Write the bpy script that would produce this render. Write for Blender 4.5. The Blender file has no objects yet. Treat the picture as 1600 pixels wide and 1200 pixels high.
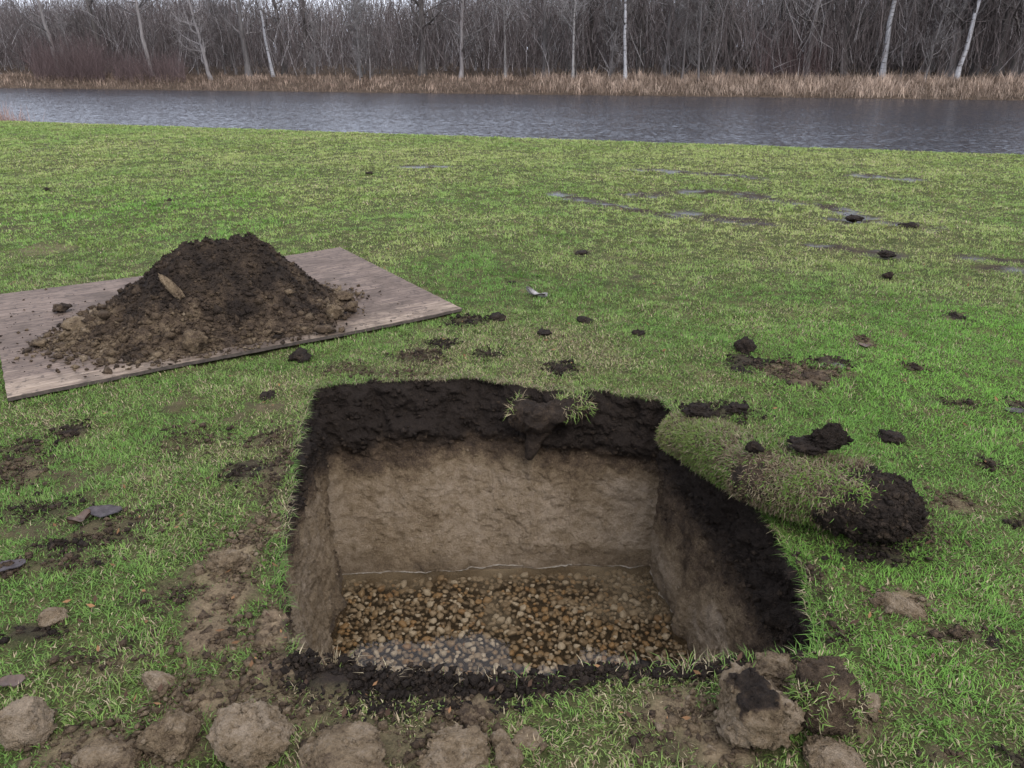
import bpy, bmesh, math, random
import numpy as np
from mathutils import Vector
from mathutils.geometry import delaunay_2d_cdt

# ------------------------------------------------------------------ camera, sky, sun, exposure
scene = bpy.context.scene
C = scene.collection
CAM_H = 1.5
PITCH = math.radians(23.0)
FPX = 1200.0                                   # focal length in photo pixels (1600 wide)
cam_data = bpy.data.cameras.new('camera')
cam_data.sensor_width = 36.0
cam_data.lens = FPX / 1600.0 * 36.0
cam_data.clip_start = 0.05
cam_data.clip_end = 2000.0
cam = bpy.data.objects.new('camera', cam_data)
C.objects.link(cam)
cam.location = (0, 0, CAM_H)
cam.rotation_euler = (math.pi / 2 - PITCH, 0, 0)
scene.camera = cam

SUN_EL, SUN_AZ = math.radians(52), math.radians(155)   # azimuth clockwise from +Y
world = bpy.data.worlds.new('World')
scene.world = world
world.use_nodes = True
wn = world.node_tree
for n in list(wn.nodes): wn.nodes.remove(n)
sky = wn.nodes.new('ShaderNodeTexSky')
sky.sky_type = 'NISHITA'
sky.sun_disc = False
sky.sun_elevation = SUN_EL
sky.sun_rotation = SUN_AZ
sky.air_density = 1.0
sky.dust_density = 3.0
hsv = wn.nodes.new('ShaderNodeHueSaturation')          # cloud cover takes most of the blue out of the sky
hsv.inputs['Saturation'].default_value = 0.7
bg = wn.nodes.new('ShaderNodeBackground')
bg.inputs['Strength'].default_value = 0.15
wo = wn.nodes.new('ShaderNodeOutputWorld')
wn.links.new(sky.outputs[0], hsv.inputs['Color'])
cloud = wn.nodes.new('ShaderNodeMix'); cloud.data_type = 'RGBA'
cloud.inputs[0].default_value = 0.8
cloud.inputs[7].default_value = (3.68, 3.92, 4.65, 1)            # even grey cloud sheet
wn.links.new(hsv.outputs[0], cloud.inputs[6])
wn.links.new(cloud.outputs[2], bg.inputs['Color'])
wn.links.new(bg.outputs[0], wo.inputs['Surface'])

sun_data = bpy.data.lights.new('sun', 'SUN')
sun_data.energy = 0.5
sun_data.angle = math.radians(40)
sun_data.color = (1.0, 0.97, 0.93)
sun = bpy.data.objects.new('sun', sun_data)
C.objects.link(sun)
sd = Vector((math.sin(SUN_AZ) * math.cos(SUN_EL), math.cos(SUN_AZ) * math.cos(SUN_EL), math.sin(SUN_EL)))
sun.rotation_euler = sd.to_track_quat('Z', 'Y').to_euler()

scene.view_settings.view_transform = 'Standard'
scene.view_settings.look = 'None'
scene.view_settings.exposure = 1.65
scene.view_settings.gamma = 1.0
scene.view_settings.use_curve_mapping = False

# ------------------------------------------------------------------ helpers
rng = np.random.default_rng(7)
cp, sp = math.cos(PITCH), math.sin(PITCH)

def U(px, py, z=0.0):
    """the point at height z seen at photo pixel (px, py)"""
    x = px - 800.0; y = 600.0 - py
    d = np.array([x, FPX * cp + y * sp, -FPX * sp + y * cp])
    return np.array([0, 0, CAM_H]) + d * ((z - CAM_H) / d[2])

def dist(p):                                   # depth along the optical axis
    return p[1] * cp + (CAM_H - p[2]) * sp

def _hash(ix, iy, iz, seed):
    h = (ix.astype(np.int64) * 374761393 + iy.astype(np.int64) * 668265263 + iz.astype(np.int64) * 2147483647 + seed * 974634777) & 0xffffffff
    h = ((h ^ (h >> 13)) * 1274126177) & 0xffffffff
    h = ((h ^ (h >> 16)) * 2246822519) & 0xffffffff
    h = h ^ (h >> 15)
    return (h & 0xffffff) / float(0xffffff)

def vnoise(P, seed=0):
    P = np.asarray(P, float)
    i = np.floor(P); f = P - i
    i = i.astype(np.int64)
    f = f * f * f * (f * (f * 6 - 15) + 10)
    r = 0
    for dx in (0, 1):
        wx = f[:, 0] if dx else 1 - f[:, 0]
        for dy in (0, 1):
            wy = f[:, 1] if dy else 1 - f[:, 1]
            for dz in (0, 1):
                wz = f[:, 2] if dz else 1 - f[:, 2]
                r = r + wx * wy * wz * _hash(i[:, 0] + dx, i[:, 1] + dy, i[:, 2] + dz, seed)
    return r * 2 - 1

def fbm(P, octs=4, seed=0, gain=0.5):
    P = np.asarray(P, float); a = 1.0; r = 0; t = 0
    for o in range(octs):
        r = r + a * vnoise(P * (2.03 ** o) + o * 17.3, seed + o * 31); t += a; a *= gain
    return r / t * 1.6

def fbm2(x, y, sc, octs=4, seed=0):
    return fbm(np.stack([x * sc, y * sc, np.full_like(x, 0.37)], 1), octs, seed)

def sstep(a, b, x):
    t = np.clip((x - a) / (b - a), 0, 1)
    return t * t * (3 - 2 * t)

def mesh_np(name, V, faces, attrs=None, colors=None, smooth=True):
    """faces: list of int arrays (n, k)"""
    me = bpy.data.meshes.new(name)
    V = np.ascontiguousarray(V, dtype=np.float32)
    if not isinstance(faces, (list, tuple)): faces = [faces]
    faces = [np.asarray(f, np.int32) for f in faces if len(f)]
    nl = sum(f.size for f in faces); nf = sum(len(f) for f in faces)
    me.vertices.add(len(V)); me.vertices.foreach_set('co', V.ravel())
    me.loops.add(nl); me.polygons.add(nf)
    me.loops.foreach_set('vertex_index', np.concatenate([f.ravel() for f in faces]))
    tot = np.concatenate([np.full(len(f), f.shape[1], np.int32) for f in faces])
    st = np.zeros(nf, np.int32); st[1:] = np.cumsum(tot)[:-1]
    me.polygons.foreach_set('loop_start', st)
    if smooth: me.polygons.foreach_set('use_smooth', np.ones(nf, bool))
    me.update(calc_edges=True)
    for k, a in (attrs or {}).items():
        at = me.attributes.new(k, 'FLOAT', 'POINT'); at.data.foreach_set('value', np.ascontiguousarray(a, dtype=np.float32))
    if colors is not None:
        at = me.attributes.new('tint', 'FLOAT_COLOR', 'POINT')
        c4 = np.ones((len(V), 4), np.float32); c4[:, :3] = colors
        at.data.foreach_set('color', c4.ravel())
    return me

def link(name, me, mat, parent=None, loc=None):
    o = bpy.data.objects.new(name, me)
    C.objects.link(o)
    if mat and me is not None and not me.materials: me.materials.append(mat)
    if parent: o.parent = parent
    if loc is not None: o.location = loc
    return o

def tag(o, label=None, cat=None, group=None, kind=None):
    if label: o['label'] = label
    if cat: o['category'] = cat
    if group: o['group'] = group
    if kind: o['kind'] = kind
    return o

def tubes(P, R, sides):
    """P (N,K,3) centre lines, R (N,K) radii -> verts, quads"""
    N, K, _ = P.shape
    T = np.gradient(P, axis=1)
    T /= np.linalg.norm(T, axis=2, keepdims=True) + 1e-9
    ref = np.where(np.abs(T[:, :1, 2:3]) > 0.8, np.array([1.0, 0.13, 0]), np.array([0.1, 0, 1.0]))
    A = np.cross(T, np.broadcast_to(ref, T.shape)); A /= np.linalg.norm(A, axis=2, keepdims=True) + 1e-9
    B = np.cross(T, A)
    an = np.arange(sides) * 2 * np.pi / sides
    V = P[:, :, None, :] + R[:, :, None, None] * (np.cos(an)[:, None] * A[:, :, None, :] + np.sin(an)[:, None] * B[:, :, None, :])
    idx = np.arange(N * K * sides).reshape(N, K, sides)
    a = idx[:, :-1, :]; b = idx[:, 1:, :]
    q = np.stack([a, np.roll(a, -1, 2), np.roll(b, -1, 2), b], -1).reshape(-1, 4)
    return V.reshape(-1, 3), q

def blades(P, Nr, L, W, lean, az):
    """three-triangle grass blades; returns verts (n*5,3), tris"""
    n = len(P)
    ref = np.where(np.abs(Nr[:, 2:3]) > 0.9, np.array([1.0, 0, 0]), np.array([0, 0, 1.0]))
    T = np.cross(ref, Nr); T /= np.linalg.norm(T, axis=1, keepdims=True) + 1e-9
    B = np.cross(Nr, T)
    D = np.cos(az)[:, None] * T + np.sin(az)[:, None] * B
    S = np.cross(Nr, D) * (W / 2)[:, None]
    l1 = lean * 0.55; l2 = np.minimum(lean * 1.35, 1.9)
    M = P + (L * .5)[:, None] * (np.cos(l1)[:, None] * Nr + np.sin(l1)[:, None] * D)
    E = M + (L * .5)[:, None] * (np.cos(l2)[:, None] * Nr + np.sin(l2)[:, None] * D)
    V = np.stack([P - S, P + S, M + S * .8, M - S * .8, E], 1).reshape(-1, 3)
    b = (np.arange(n) * 5)[:, None]
    F = np.concatenate([b + [0, 1, 2], b + [0, 2, 3], b + [3, 2, 4]])
    return V, F

def ico(sub):
    bm = bmesh.new(); bmesh.ops.create_icosphere(bm, subdivisions=sub, radius=1.0)
    V = np.array([v.co for v in bm.verts]); F = np.array([[v.index for v in f.verts] for f in bm.faces]); bm.free()
    return V, F
ICO = {s: ico(s) for s in (1, 2, 3, 4, 5)}
ICO[0] = (np.array([(1, 0, 0), (-1, 0, 0), (0, 1, 0), (0, -1, 0), (0, 0, 1), (0, 0, -1.)]), np.array([(0, 2, 4), (2, 1, 4), (1, 3, 4), (3, 0, 4), (2, 0, 5), (1, 2, 5), (3, 1, 5), (0, 3, 5)]))

# ------------------------------------------------------------------ materials
def nmat(name):
    m = bpy.data.materials.new(name); m.use_nodes = True
    nt = m.node_tree
    for n in list(nt.nodes): nt.nodes.remove(n)
    out = nt.nodes.new('ShaderNodeOutputMaterial')
    return m, nt, out

def nd(nt, t, **kw):
    n = nt.nodes.new('ShaderNode' + t)
    for k, v in kw.items():
        if k in n.inputs: n.inputs[k].default_value = v
        else: setattr(n, k, v)
    return n

def ramp(nt, stops, fac):
    r = nd(nt, 'ValToRGB'); e = r.color_ramp.elements
    e[0].position, e[0].color = stops[0][0], (*stops[0][1], 1)
    e[1].position, e[1].color = stops[-1][0], (*stops[-1][1], 1)
    for p, c in stops[1:-1]:
        x = e.new(p); x.color = (*c, 1)
    nt.links.new(fac, r.inputs[0])
    return r.outputs[0]

def noise(nt, scale, detail=4, rough=0.6, vec=None, dist=0.0):
    n = nd(nt, 'TexNoise'); n.inputs['Scale'].default_value = scale; n.inputs['Detail'].default_value = detail
    n.inputs['Roughness'].default_value = rough; n.inputs['Distortion'].default_value = dist
    if vec is not None: nt.links.new(vec, n.inputs['Vector'])
    return n.outputs['Fac']

def mth(nt, op, a, b=None, clamp=False):
    n = nd(nt, 'Math', operation=op, use_clamp=clamp)
    for i, v in enumerate((a, b)):
        if v is None: continue
        if isinstance(v, (int, float)): n.inputs[i].default_value = v
        else: nt.links.new(v, n.inputs[i])
    return n.outputs[0]

def mixc(nt, fac, a, b, blend='MIX'):
    n = nd(nt, 'Mix', data_type='RGBA', blend_type=blend)
    for i, v in ((0, fac), (6, a), (7, b)):
        if isinstance(v, (int, float)): n.inputs[i].default_value = v
        elif isinstance(v, tuple): n.inputs[i].default_value = (*v, 1)
        else: nt.links.new(v, n.inputs[i])
    return n.outputs[2]

def attr(nt, name, out='Fac'):
    a = nd(nt, 'Attribute'); a.attribute_name = name
    return a.outputs[out]

SOIL = [(0.0, (0.335, 0.262, 0.184)), (0.3, (0.215, 0.157, 0.096)), (0.55, (0.10, 0.070, 0.046)), (0.78, (0.048, 0.035, 0.0255)), (1.0, (0.027, 0.0205, 0.0165))]

def earth_colour(nt, pos, soil):
    n1 = noise(nt, 22, 5, 0.65, pos); n2 = noise(nt, 130, 3, 0.6, pos)
    s = mth(nt, 'ADD', soil, mth(nt, 'MULTIPLY', mth(nt, 'SUBTRACT', n1, 0.5), 0.7), True)
    s = mth(nt, 'ADD', s, mth(nt, 'MULTIPLY', mth(nt, 'SUBTRACT', n2, 0.5), 0.55), True)
    return ramp(nt, SOIL, s)

def mat_earth():
    m, nt, out = nmat('earth'); L = nt.links
    geo = nd(nt, 'NewGeometry'); pos = geo.outputs['Position']
    col = earth_colour(nt, pos, attr(nt, 'soil'))
    wet = attr(nt, 'wet')
    col = mixc(nt, wet, col, mixc(nt, 1.0, col, (0.5, 0.47, 0.43), 'MULTIPLY'))
    b = nd(nt, 'BsdfPrincipled'); L.new(col, b.inputs['Base Color'])
    L.new(mth(nt, 'SUBTRACT', 0.92, mth(nt, 'MULTIPLY', wet, 0.6)), b.inputs['Roughness'])
    L.new(mth(nt, 'ADD', 0.05, mth(nt, 'MULTIPLY', wet, 0.35)), b.inputs['Specular IOR Level'])
    bp = nd(nt, 'Bump'); bp.inputs['Strength'].default_value = 1.0; bp.inputs['Distance'].default_value = 0.03
    h = mth(nt, 'ADD', noise(nt, 55, 6, 0.72, pos, 0.4), mth(nt, 'MULTIPLY', noise(nt, 210, 3, 0.6, pos), 0.4))
    L.new(h, bp.inputs['Height']); L.new(bp.outputs[0], b.inputs['Normal'])
    L.new(b.outputs[0], out.inputs['Surface'])
    return m

def mat_ground():
    m, nt, out = nmat('ground_surface'); L = nt.links
    geo = nd(nt, 'NewGeometry'); pos = geo.outputs['Position']
    earth = earth_colour(nt, pos, attr(nt, 'soil'))
    thatch = ramp(nt, [(0.33, (0.020, 0.022, 0.010)), (0.47, (0.045, 0.055, 0.018)), (0.56, (0.085, 0.080, 0.034)), (0.68, (0.21, 0.165, 0.09))],
                  mth(nt, 'ADD', mth(nt, 'MULTIPLY', noise(nt, 9, 4, .6, pos), .4), mth(nt, 'MULTIPLY', noise(nt, 190, 4, .8, pos), .6)))
    litter = ramp(nt, [(0.3, (0.035, 0.027, 0.021)), (0.7, (0.105, 0.075, 0.052))], noise(nt, 3, 6, .7, pos))
    col = mixc(nt, attr(nt, 'dirt'), thatch, earth)
    col = mixc(nt, attr(nt, 'bank'), col, litter)
    wet = attr(nt, 'wet')
    col = mixc(nt, wet, col, mixc(nt, 1.0, col, (0.45, 0.45, 0.45), 'MULTIPLY'))
    b = nd(nt, 'BsdfPrincipled'); L.new(col, b.inputs['Base Color'])
    rr = mth(nt, 'SUBTRACT', 0.95, mth(nt, 'MULTIPLY', wet, 0.72)); L.new(rr, b.inputs['Roughness'])
    L.new(mth(nt, 'ADD', 0.06, mth(nt, 'MULTIPLY', wet, 0.45)), b.inputs['Specular IOR Level'])
    bp = nd(nt, 'Bump'); bp.inputs['Distance'].default_value = 0.02
    L.new(mth(nt, 'SUBTRACT', 0.9, mth(nt, 'MULTIPLY', wet, 0.8)), bp.inputs['Strength'])
    L.new(noise(nt, 60, 6, 0.7, pos), bp.inputs['Height']); L.new(bp.outputs[0], b.inputs['Normal'])
    L.new(b.outputs[0], out.inputs['Surface'])
    return m

def mat_tint(name, transl=0.25, rough=0.6, spec=0.25):
    m, nt, out = nmat(name); L = nt.links
    col = attr(nt, 'tint', 'Color')
    b = nd(nt, 'BsdfPrincipled'); L.new(col, b.inputs['Base Color']); b.inputs['Roughness'].default_value = rough
    b.inputs['Specular IOR Level'].default_value = spec
    if transl:
        t = nd(nt, 'BsdfTranslucent'); L.new(col, t.inputs['Color'])
        mx = nd(nt, 'MixShader'); mx.inputs[0].default_value = transl
        L.new(b.outputs[0], mx.inputs[1]); L.new(t.outputs[0], mx.inputs[2]); L.new(mx.outputs[0], out.inputs['Surface'])
    else: L.new(b.outputs[0], out.inputs['Surface'])
    return m

def mat_pit_water():
    m, nt, out = nmat('pit_water'); L = nt.links
    geo = nd(nt, 'NewGeometry'); pos = geo.outputs['Position']
    tr = nd(nt, 'BsdfTransparent'); tr.inputs['Color'].default_value = (0.82, 0.735, 0.60, 1)
    silt = nd(nt, 'BsdfDiffuse'); silt.inputs['Color'].default_value = (0.19, 0.142, 0.085, 1)
    sep = nd(nt, 'SeparateXYZ'); L.new(pos, sep.inputs[0])
    k = mth(nt, 'ADD', mth(nt, 'MULTIPLY', mth(nt, 'SUBTRACT', sep.outputs['Y'], 2.72), 0.9), mth(nt, 'MULTIPLY', mth(nt, 'SUBTRACT', noise(nt, 3.2, 3, .55, pos), 0.5), 1.5))
    k = mth(nt, 'MINIMUM', mth(nt, 'MAXIMUM', k, 0.07), 0.55)       # settled silt, thickest at the far end
    mx = nd(nt, 'MixShader'); L.new(k, mx.inputs[0]); L.new(tr.outputs[0], mx.inputs[1]); L.new(silt.outputs[0], mx.inputs[2])
    gl = nd(nt, 'BsdfGlossy'); gl.inputs['Roughness'].default_value = 0.015
    bp = nd(nt, 'Bump'); bp.inputs['Strength'].default_value = 0.05; bp.inputs['Distance'].default_value = 0.01
    L.new(noise(nt, 14, 2, .5, pos), bp.inputs['Height']); L.new(bp.outputs[0], gl.inputs['Normal'])
    fr = nd(nt, 'Fresnel'); fr.inputs['IOR'].default_value = 1.333
    m2 = nd(nt, 'MixShader'); L.new(fr.outputs[0], m2.inputs[0]); L.new(mx.outputs[0], m2.inputs[1]); L.new(gl.outputs[0], m2.inputs[2])
    L.new(m2.outputs[0], out.inputs['Surface'])
    return m

def mat_river():
    m, nt, out = nmat('river_water'); L = nt.links
    geo = nd(nt, 'NewGeometry'); mp = nd(nt, 'Mapping'); L.new(geo.outputs['Position'], mp.inputs[0])
    mp.inputs['Rotation'].default_value = (0, 0, 0.25); mp.inputs['Scale'].default_value = (0.45, 1.0, 1)
    b = nd(nt, 'BsdfPrincipled'); b.inputs['Base Color'].default_value = (0.022, 0.024, 0.03, 1)
    b.inputs['Roughness'].default_value = 0.18; b.inputs['IOR'].default_value = 1.333
    def slope(scale, amp, detail):
        n = nd(nt, 'TexNoise'); n.inputs['Scale'].default_value = scale; n.inputs['Detail'].default_value = detail; n.inputs['Distortion'].default_value = .4
        L.new(mp.outputs[0], n.inputs['Vector'])
        sb = nd(nt, 'VectorMath', operation='SUBTRACT'); L.new(n.outputs['Color'], sb.inputs[0]); sb.inputs[1].default_value = (.5, .5, .5)
        ml = nd(nt, 'VectorMath', operation='MULTIPLY'); L.new(sb.outputs[0], ml.inputs[0]); ml.inputs[1].default_value = (amp * .6, amp, 0)
        return ml.outputs[0]
    s1, s2 = slope(0.8, 0.12, 3), slope(13.0, 1.0, 2)
    ad = nd(nt, 'VectorMath', operation='ADD'); L.new(s1, ad.inputs[0]); L.new(s2, ad.inputs[1])
    mp3 = nd(nt, 'Mapping'); L.new(geo.outputs['Position'], mp3.inputs[0]); mp3.inputs['Rotation'].default_value = (0, 0, 0.25); mp3.inputs['Scale'].default_value = (0.06, 0.16, 1)
    calm = mth(nt, 'ADD', .45, mth(nt, 'MULTIPLY', noise(nt, 1.0, 3, .5, mp3.outputs[0]), 1.5))
    sc = nd(nt, 'VectorMath', operation='SCALE'); L.new(ad.outputs[0], sc.inputs[0]); L.new(calm, sc.inputs['Scale'])
    a2 = nd(nt, 'VectorMath', operation='ADD'); L.new(geo.outputs['Normal'], a2.inputs[0]); L.new(sc.outputs[0], a2.inputs[1])
    nz = nd(nt, 'VectorMath', operation='NORMALIZE'); L.new(a2.outputs[0], nz.inputs[0]); L.new(nz.outputs[0], b.inputs['Normal'])
    L.new(b.outputs[0], out.inputs['Surface'])
    return m

def mat_bark(name, c0, c1, scale=(8, 8, 1.2), marks=None):
    m, nt, out = nmat(name); L = nt.links
    tc = nd(nt, 'TexCoord'); mp = nd(nt, 'Mapping'); L.new(tc.outputs['Object'], mp.inputs[0]); mp.inputs['Scale'].default_value = scale
    oi = nd(nt, 'ObjectInfo')
    col = ramp(nt, [(0.3, c0), (0.7, c1)], noise(nt, 1.0, 5, .65, mp.outputs[0]))
    if marks:
        m2 = nd(nt, 'Mapping'); L.new(tc.outputs['Object'], m2.inputs[0]); m2.inputs['Scale'].default_value = (2.0, 2.0, 7.0)
        f = ramp(nt, [(0.56, (0, 0, 0)), (0.64, (1, 1, 1))], noise(nt, 1.0, 3, .6, m2.outputs[0]))
        col = mixc(nt, f, col, marks)
    v = mth(nt, 'ADD', 0.65, mth(nt, 'MULTIPLY', oi.outputs['Random'], 0.7))
    vv = nd(nt, 'CombineColor'); 
    for i in range(3): L.new(v, vv.inputs[i])
    col = mixc(nt, 1.0, col, vv.outputs[0], 'MULTIPLY')
    b = nd(nt, 'BsdfPrincipled'); L.new(col, b.inputs['Base Color']); b.inputs['Roughness'].default_value = 0.9
    b.inputs['Specular IOR Level'].default_value = 0.15
    L.new(b.outputs[0], out.inputs['Surface'])
    return m

def mat_stone():
    m, nt, out = nmat('pebble'); L = nt.links
    oi = nd(nt, 'ObjectInfo'); tc = nd(nt, 'TexCoord'); geo = nd(nt, 'NewGeometry')
    rnd = mth(nt, 'FRACT', mth(nt, 'ADD', attr(nt, 'shade'), oi.outputs['Random']))
    r = nd(nt, 'ValToRGB'); r.color_ramp.interpolation = 'CONSTANT'
    e = r.color_ramp.elements
    cols = [(0, (0.27, 0.21, 0.145)), (.18, (0.22, 0.19, 0.155)), (.36, (0.32, 0.215, 0.115)), (.44, (0.15, 0.13, 0.11)), (.58, (0.36, 0.325, 0.28)), (.72, (0.10, 0.088, 0.075)), (.78, (0.56, 0.55, 0.53)), (.95, (0.27, 0.165, 0.085))]
    e[0].color = (*cols[0][1], 1); e[1].position = cols[1][0]; e[1].color = (*cols[1][1], 1)
    for p, c in cols[2:]:
        x = e.new(p); x.color = (*c, 1)
    L.new(rnd, r.inputs[0])
    col = mixc(nt, mth(nt, 'MULTIPLY', noise(nt, 90, 4, .6, geo.outputs['Position']), .7), r.outputs[0], (0.13, 0.09, 0.055))
    b = nd(nt, 'BsdfPrincipled'); L.new(col, b.inputs['Base Color']); b.inputs['Roughness'].default_value = 0.35
    L.new(b.outputs[0], out.inputs['Surface'])
    return m

def mat_plywood():
    m, nt, out = nmat('weathered_plywood'); L = nt.links
    tc = nd(nt, 'TexCoord'); mp = nd(nt, 'Mapping'); L.new(tc.outputs['Object'], mp.inputs[0]); mp.inputs['Scale'].default_value = (1.6, 22, 1)
    grain = noise(nt, 3.0, 6, .65, mp.outputs[0], .3)
    base = ramp(nt, [(0.33, (0.058, 0.041, 0.032)), (0.5, (0.138, 0.100, 0.077)), (0.68, (0.225, 0.168, 0.128))], grain)
    pale = ramp(nt, [(0.33, (0.15, 0.105, 0.072)), (0.68, (0.42, 0.33, 0.24))], grain)
    sep = nd(nt, 'SeparateXYZ'); L.new(tc.outputs['Object'], sep.inputs[0])
    big = noise(nt, 1.4, 5, .65, tc.outputs['Object'], .5)
    mp2 = nd(nt, 'Mapping'); L.new(tc.outputs['Object'], mp2.inputs[0]); mp2.inputs['Scale'].default_value = (1.0, 3.5, 1)
    big2 = noise(nt, 2.2, 5, .7, mp2.outputs[0], .3)
    # the scuffed strip along the front edge has lost its grey skin
    f = mth(nt, 'ADD', mth(nt, 'MULTIPLY', mth(nt, 'SUBTRACT', 0.34, sep.outputs['Y']), 2.4), mth(nt, 'MULTIPLY', mth(nt, 'SUBTRACT', big2, .5), 2.6), True)
    col = mixc(nt, f, base, pale)
    st = ramp(nt, [(0.46, (0, 0, 0)), (0.68, (1, 1, 1))], big)
    col = mixc(nt, mth(nt, 'MULTIPLY', st, .85), col, (0.07, 0.052, 0.042))
    sp_ = ramp(nt, [(0.55, (0, 0, 0)), (0.63, (1, 1, 1))], noise(nt, 26, 4, .65, tc.outputs['Object']))
    col = mixc(nt, mth(nt, 'MULTIPLY', sp_, .7), col, (0.045, 0.033, 0.026))
    vs = nd(nt, 'VectorMath', operation='DISTANCE'); L.new(tc.outputs['Object'], vs.inputs[0]); vs.inputs[1].default_value = (1.15, .75, 0)
    mud = mth(nt, 'MULTIPLY', mth(nt, 'SUBTRACT', mth(nt, 'ADD', 1.25, mth(nt, 'MULTIPLY', mth(nt, 'SUBTRACT', noise(nt, 5, 6, .7, tc.outputs['Object'], .6), .5), 2.4)), vs.outputs['Value']), 1.6, True)
    col = mixc(nt, mth(nt, 'MULTIPLY', mud, .8), col, (0.06, 0.043, 0.031))
    b = nd(nt, 'BsdfPrincipled'); L.new(col, b.inputs['Base Color'])
    L.new(mth(nt, 'ADD', 0.55, mth(nt, 'MULTIPLY', big, .4)), b.inputs['Roughness']); b.inputs['Specular IOR Level'].default_value = 0.14
    bp = nd(nt, 'Bump'); bp.inputs['Strength'].default_value = 0.35; bp.inputs['Distance'].default_value = 0.003
    L.new(grain, bp.inputs['Height']); L.new(bp.outputs[0], b.inputs['Normal'])
    L.new(b.outputs[0], out.inputs['Surface'])
    return m

def mat_plain(name, c0, c1, scale, rough=0.8, spec=0.3):
    m, nt, out = nmat(name); L = nt.links
    geo = nd(nt, 'NewGeometry')
    col = ramp(nt, [(0.3, c0), (0.7, c1)], noise(nt, scale, 5, .65, geo.outputs['Position']))
    b = nd(nt, 'BsdfPrincipled'); L.new(col, b.inputs['Base Color']); b.inputs['Roughness'].default_value = rough
    b.inputs['Specular IOR Level'].default_value = spec
    L.new(b.outputs[0], out.inputs['Surface'])
    return m

M_EARTH = mat_earth(); M_GROUND = mat_ground(); M_GRASS = mat_tint('grass_blade', 0.35); M_RIVER = mat_river()
M_DRY = mat_tint('dry_stem', 0.15, 0.8, 0.1); M_TWIG = mat_tint('twig', 0.0, 0.9, 0.1)
M_PITWATER = mat_pit_water(); M_STONE = mat_stone(); M_PLY = mat_plywood()
M_PLYEDGE = mat_plain('plywood_edge', (0.030, 0.024, 0.020), (0.085, 0.066, 0.052), 40)
M_LEAF = mat_plain('wet_leaf', (0.032, 0.027, 0.027), (0.078, 0.066, 0.066), 45, 0.7, 0.08)
M_LEAFB = mat_plain('brown_leaf', (0.045, 0.028, 0.02), (0.10, 0.06, 0.04), 45, 0.5, 0.4)
M_WHITE = mat_plain('pale_bark_strip', (0.05, 0.035, 0.028), (0.38, 0.36, 0.34), 22, 0.6, 0.3)
M_BARK = mat_bark('grey_bark', (0.10, 0.09, 0.084), (0.21, 0.19, 0.18))
M_BARKD = mat_bark('dark_bark', (0.04, 0.036, 0.033), (0.12, 0.105, 0.095))
M_PALE = mat_bark('pale_bark', (0.14, 0.128, 0.12), (0.28, 0.265, 0.25), marks=(0.10, 0.09, 0.085))
M_BIRCH = mat_bark('birch_bark', (0.23, 0.225, 0.225), (0.42, 0.41, 0.41), marks=(0.10, 0.09, 0.085))

# ------------------------------------------------------------------ layout lines
LE0, LE1 = U(0, 188)[:2], U(1600, 240)[:2]                       # lawn edge
WZ = -1.0                                                        # river level
FB0, FB1 = U(0, 137.5, WZ)[:2], U(1600, 157, WZ)[:2]             # far waterline
def line_sd(p0, p1, x, y):                                       # >0 on the far side
    d = (p1 - p0) / np.linalg.norm(p1 - p0)
    return -(x - p0[0]) * d[1] + (y - p0[1]) * d[0]
FBD = (FB1 - FB0) / np.linalg.norm(FB1 - FB0); FBN = np.array([-FBD[1], FBD[0]])

PITZ = -0.77                                                     # water level in the pit
side_back = [(487, 622), (500, 613), (530, 607), (560, 604), (600, 603), (640, 602), (680, 601), (715, 597), (745, 595), (785, 602), (815, 609), (850, 616), (890, 618), (925, 612), (980, 616), (1036, 628)]
side_right = [(1036, 628), (1066, 662), (1120, 722), (1172, 775), (1208, 832), (1238, 884), (1262, 938), (1276, 978), (1281, 1010), (1268, 1030)]
side_front = [(1268, 1030), (1215, 1042), (1140, 1042), (1060, 1042), (1000, 1045), (930, 1050), (860, 1056), (790, 1062), (720, 1066), (650, 1066), (590, 1058), (540, 1050), (490, 1043), (462, 1030)]
side_left = [(462, 1030), (448, 1000), (441, 960), (441, 905), (444, 850), (450, 790), (458, 730), (467, 685), (476, 650), (487, 622)]
bBL, bBR = U(540, 902, PITZ), U(1017, 886, PITZ)
bFL0, bFR0 = U(526, 1030, PITZ), U(1082, 1030, PITZ)
def extend(a, b, Y): t = (Y - a[1]) / (b[1] - a[1]); return a + (b - a) * t
bFL, bFR = extend(bBL, bFL0, 1.60), extend(bBR, bFR0, 1.60)

def resample(pts, n):
    pts = np.asarray(pts, float); s = np.r_[0, np.cumsum(np.linalg.norm(np.diff(pts, axis=0), axis=1))]
    t = np.linspace(0, s[-1], n, endpoint=False)
    return np.stack([np.interp(t, s, pts[:, k]) for k in range(pts.shape[1])], 1)

NSIDE = (210, 200, 170, 200)
tops, bots = [], []
for pix, n, (b0, b1) in zip((side_back, side_right, side_front, side_left), NSIDE, ((bBL, bBR), (bBR, bFR), (bFR, bFL), (bFL, bBL))):
    tops.append(resample([U(*p)[:2] for p in pix], n)); bots.append(resample([b0[:2], b1[:2]], n))
CON = np.concatenate(tops); BOT = np.concatenate(bots)
side_id = np.concatenate([np.full(n, i) for i, n in enumerate(NSIDE)])
_c = CON.mean(0)
CONN = CON - np.stack([np.roll(CON, -1, 0)[:, 1] * 0, CON[:, 1] * 0], 1)
_t = np.roll(CON, -2, 0) - np.roll(CON, 2, 0); _t /= np.linalg.norm(_t, axis=1, keepdims=True)
OUT = np.stack([-_t[:, 1], _t[:, 0]], 1)
OUT *= np.sign(np.sum(OUT * (CON - _c), 1))[:, None]
CON = CON + OUT * (0.022 * fbm2(CON[:, 0], CON[:, 1], 13, 4, 5) + 0.016 * fbm2(CON[:, 0], CON[:, 1], 4, 2, 6))[:, None]

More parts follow.
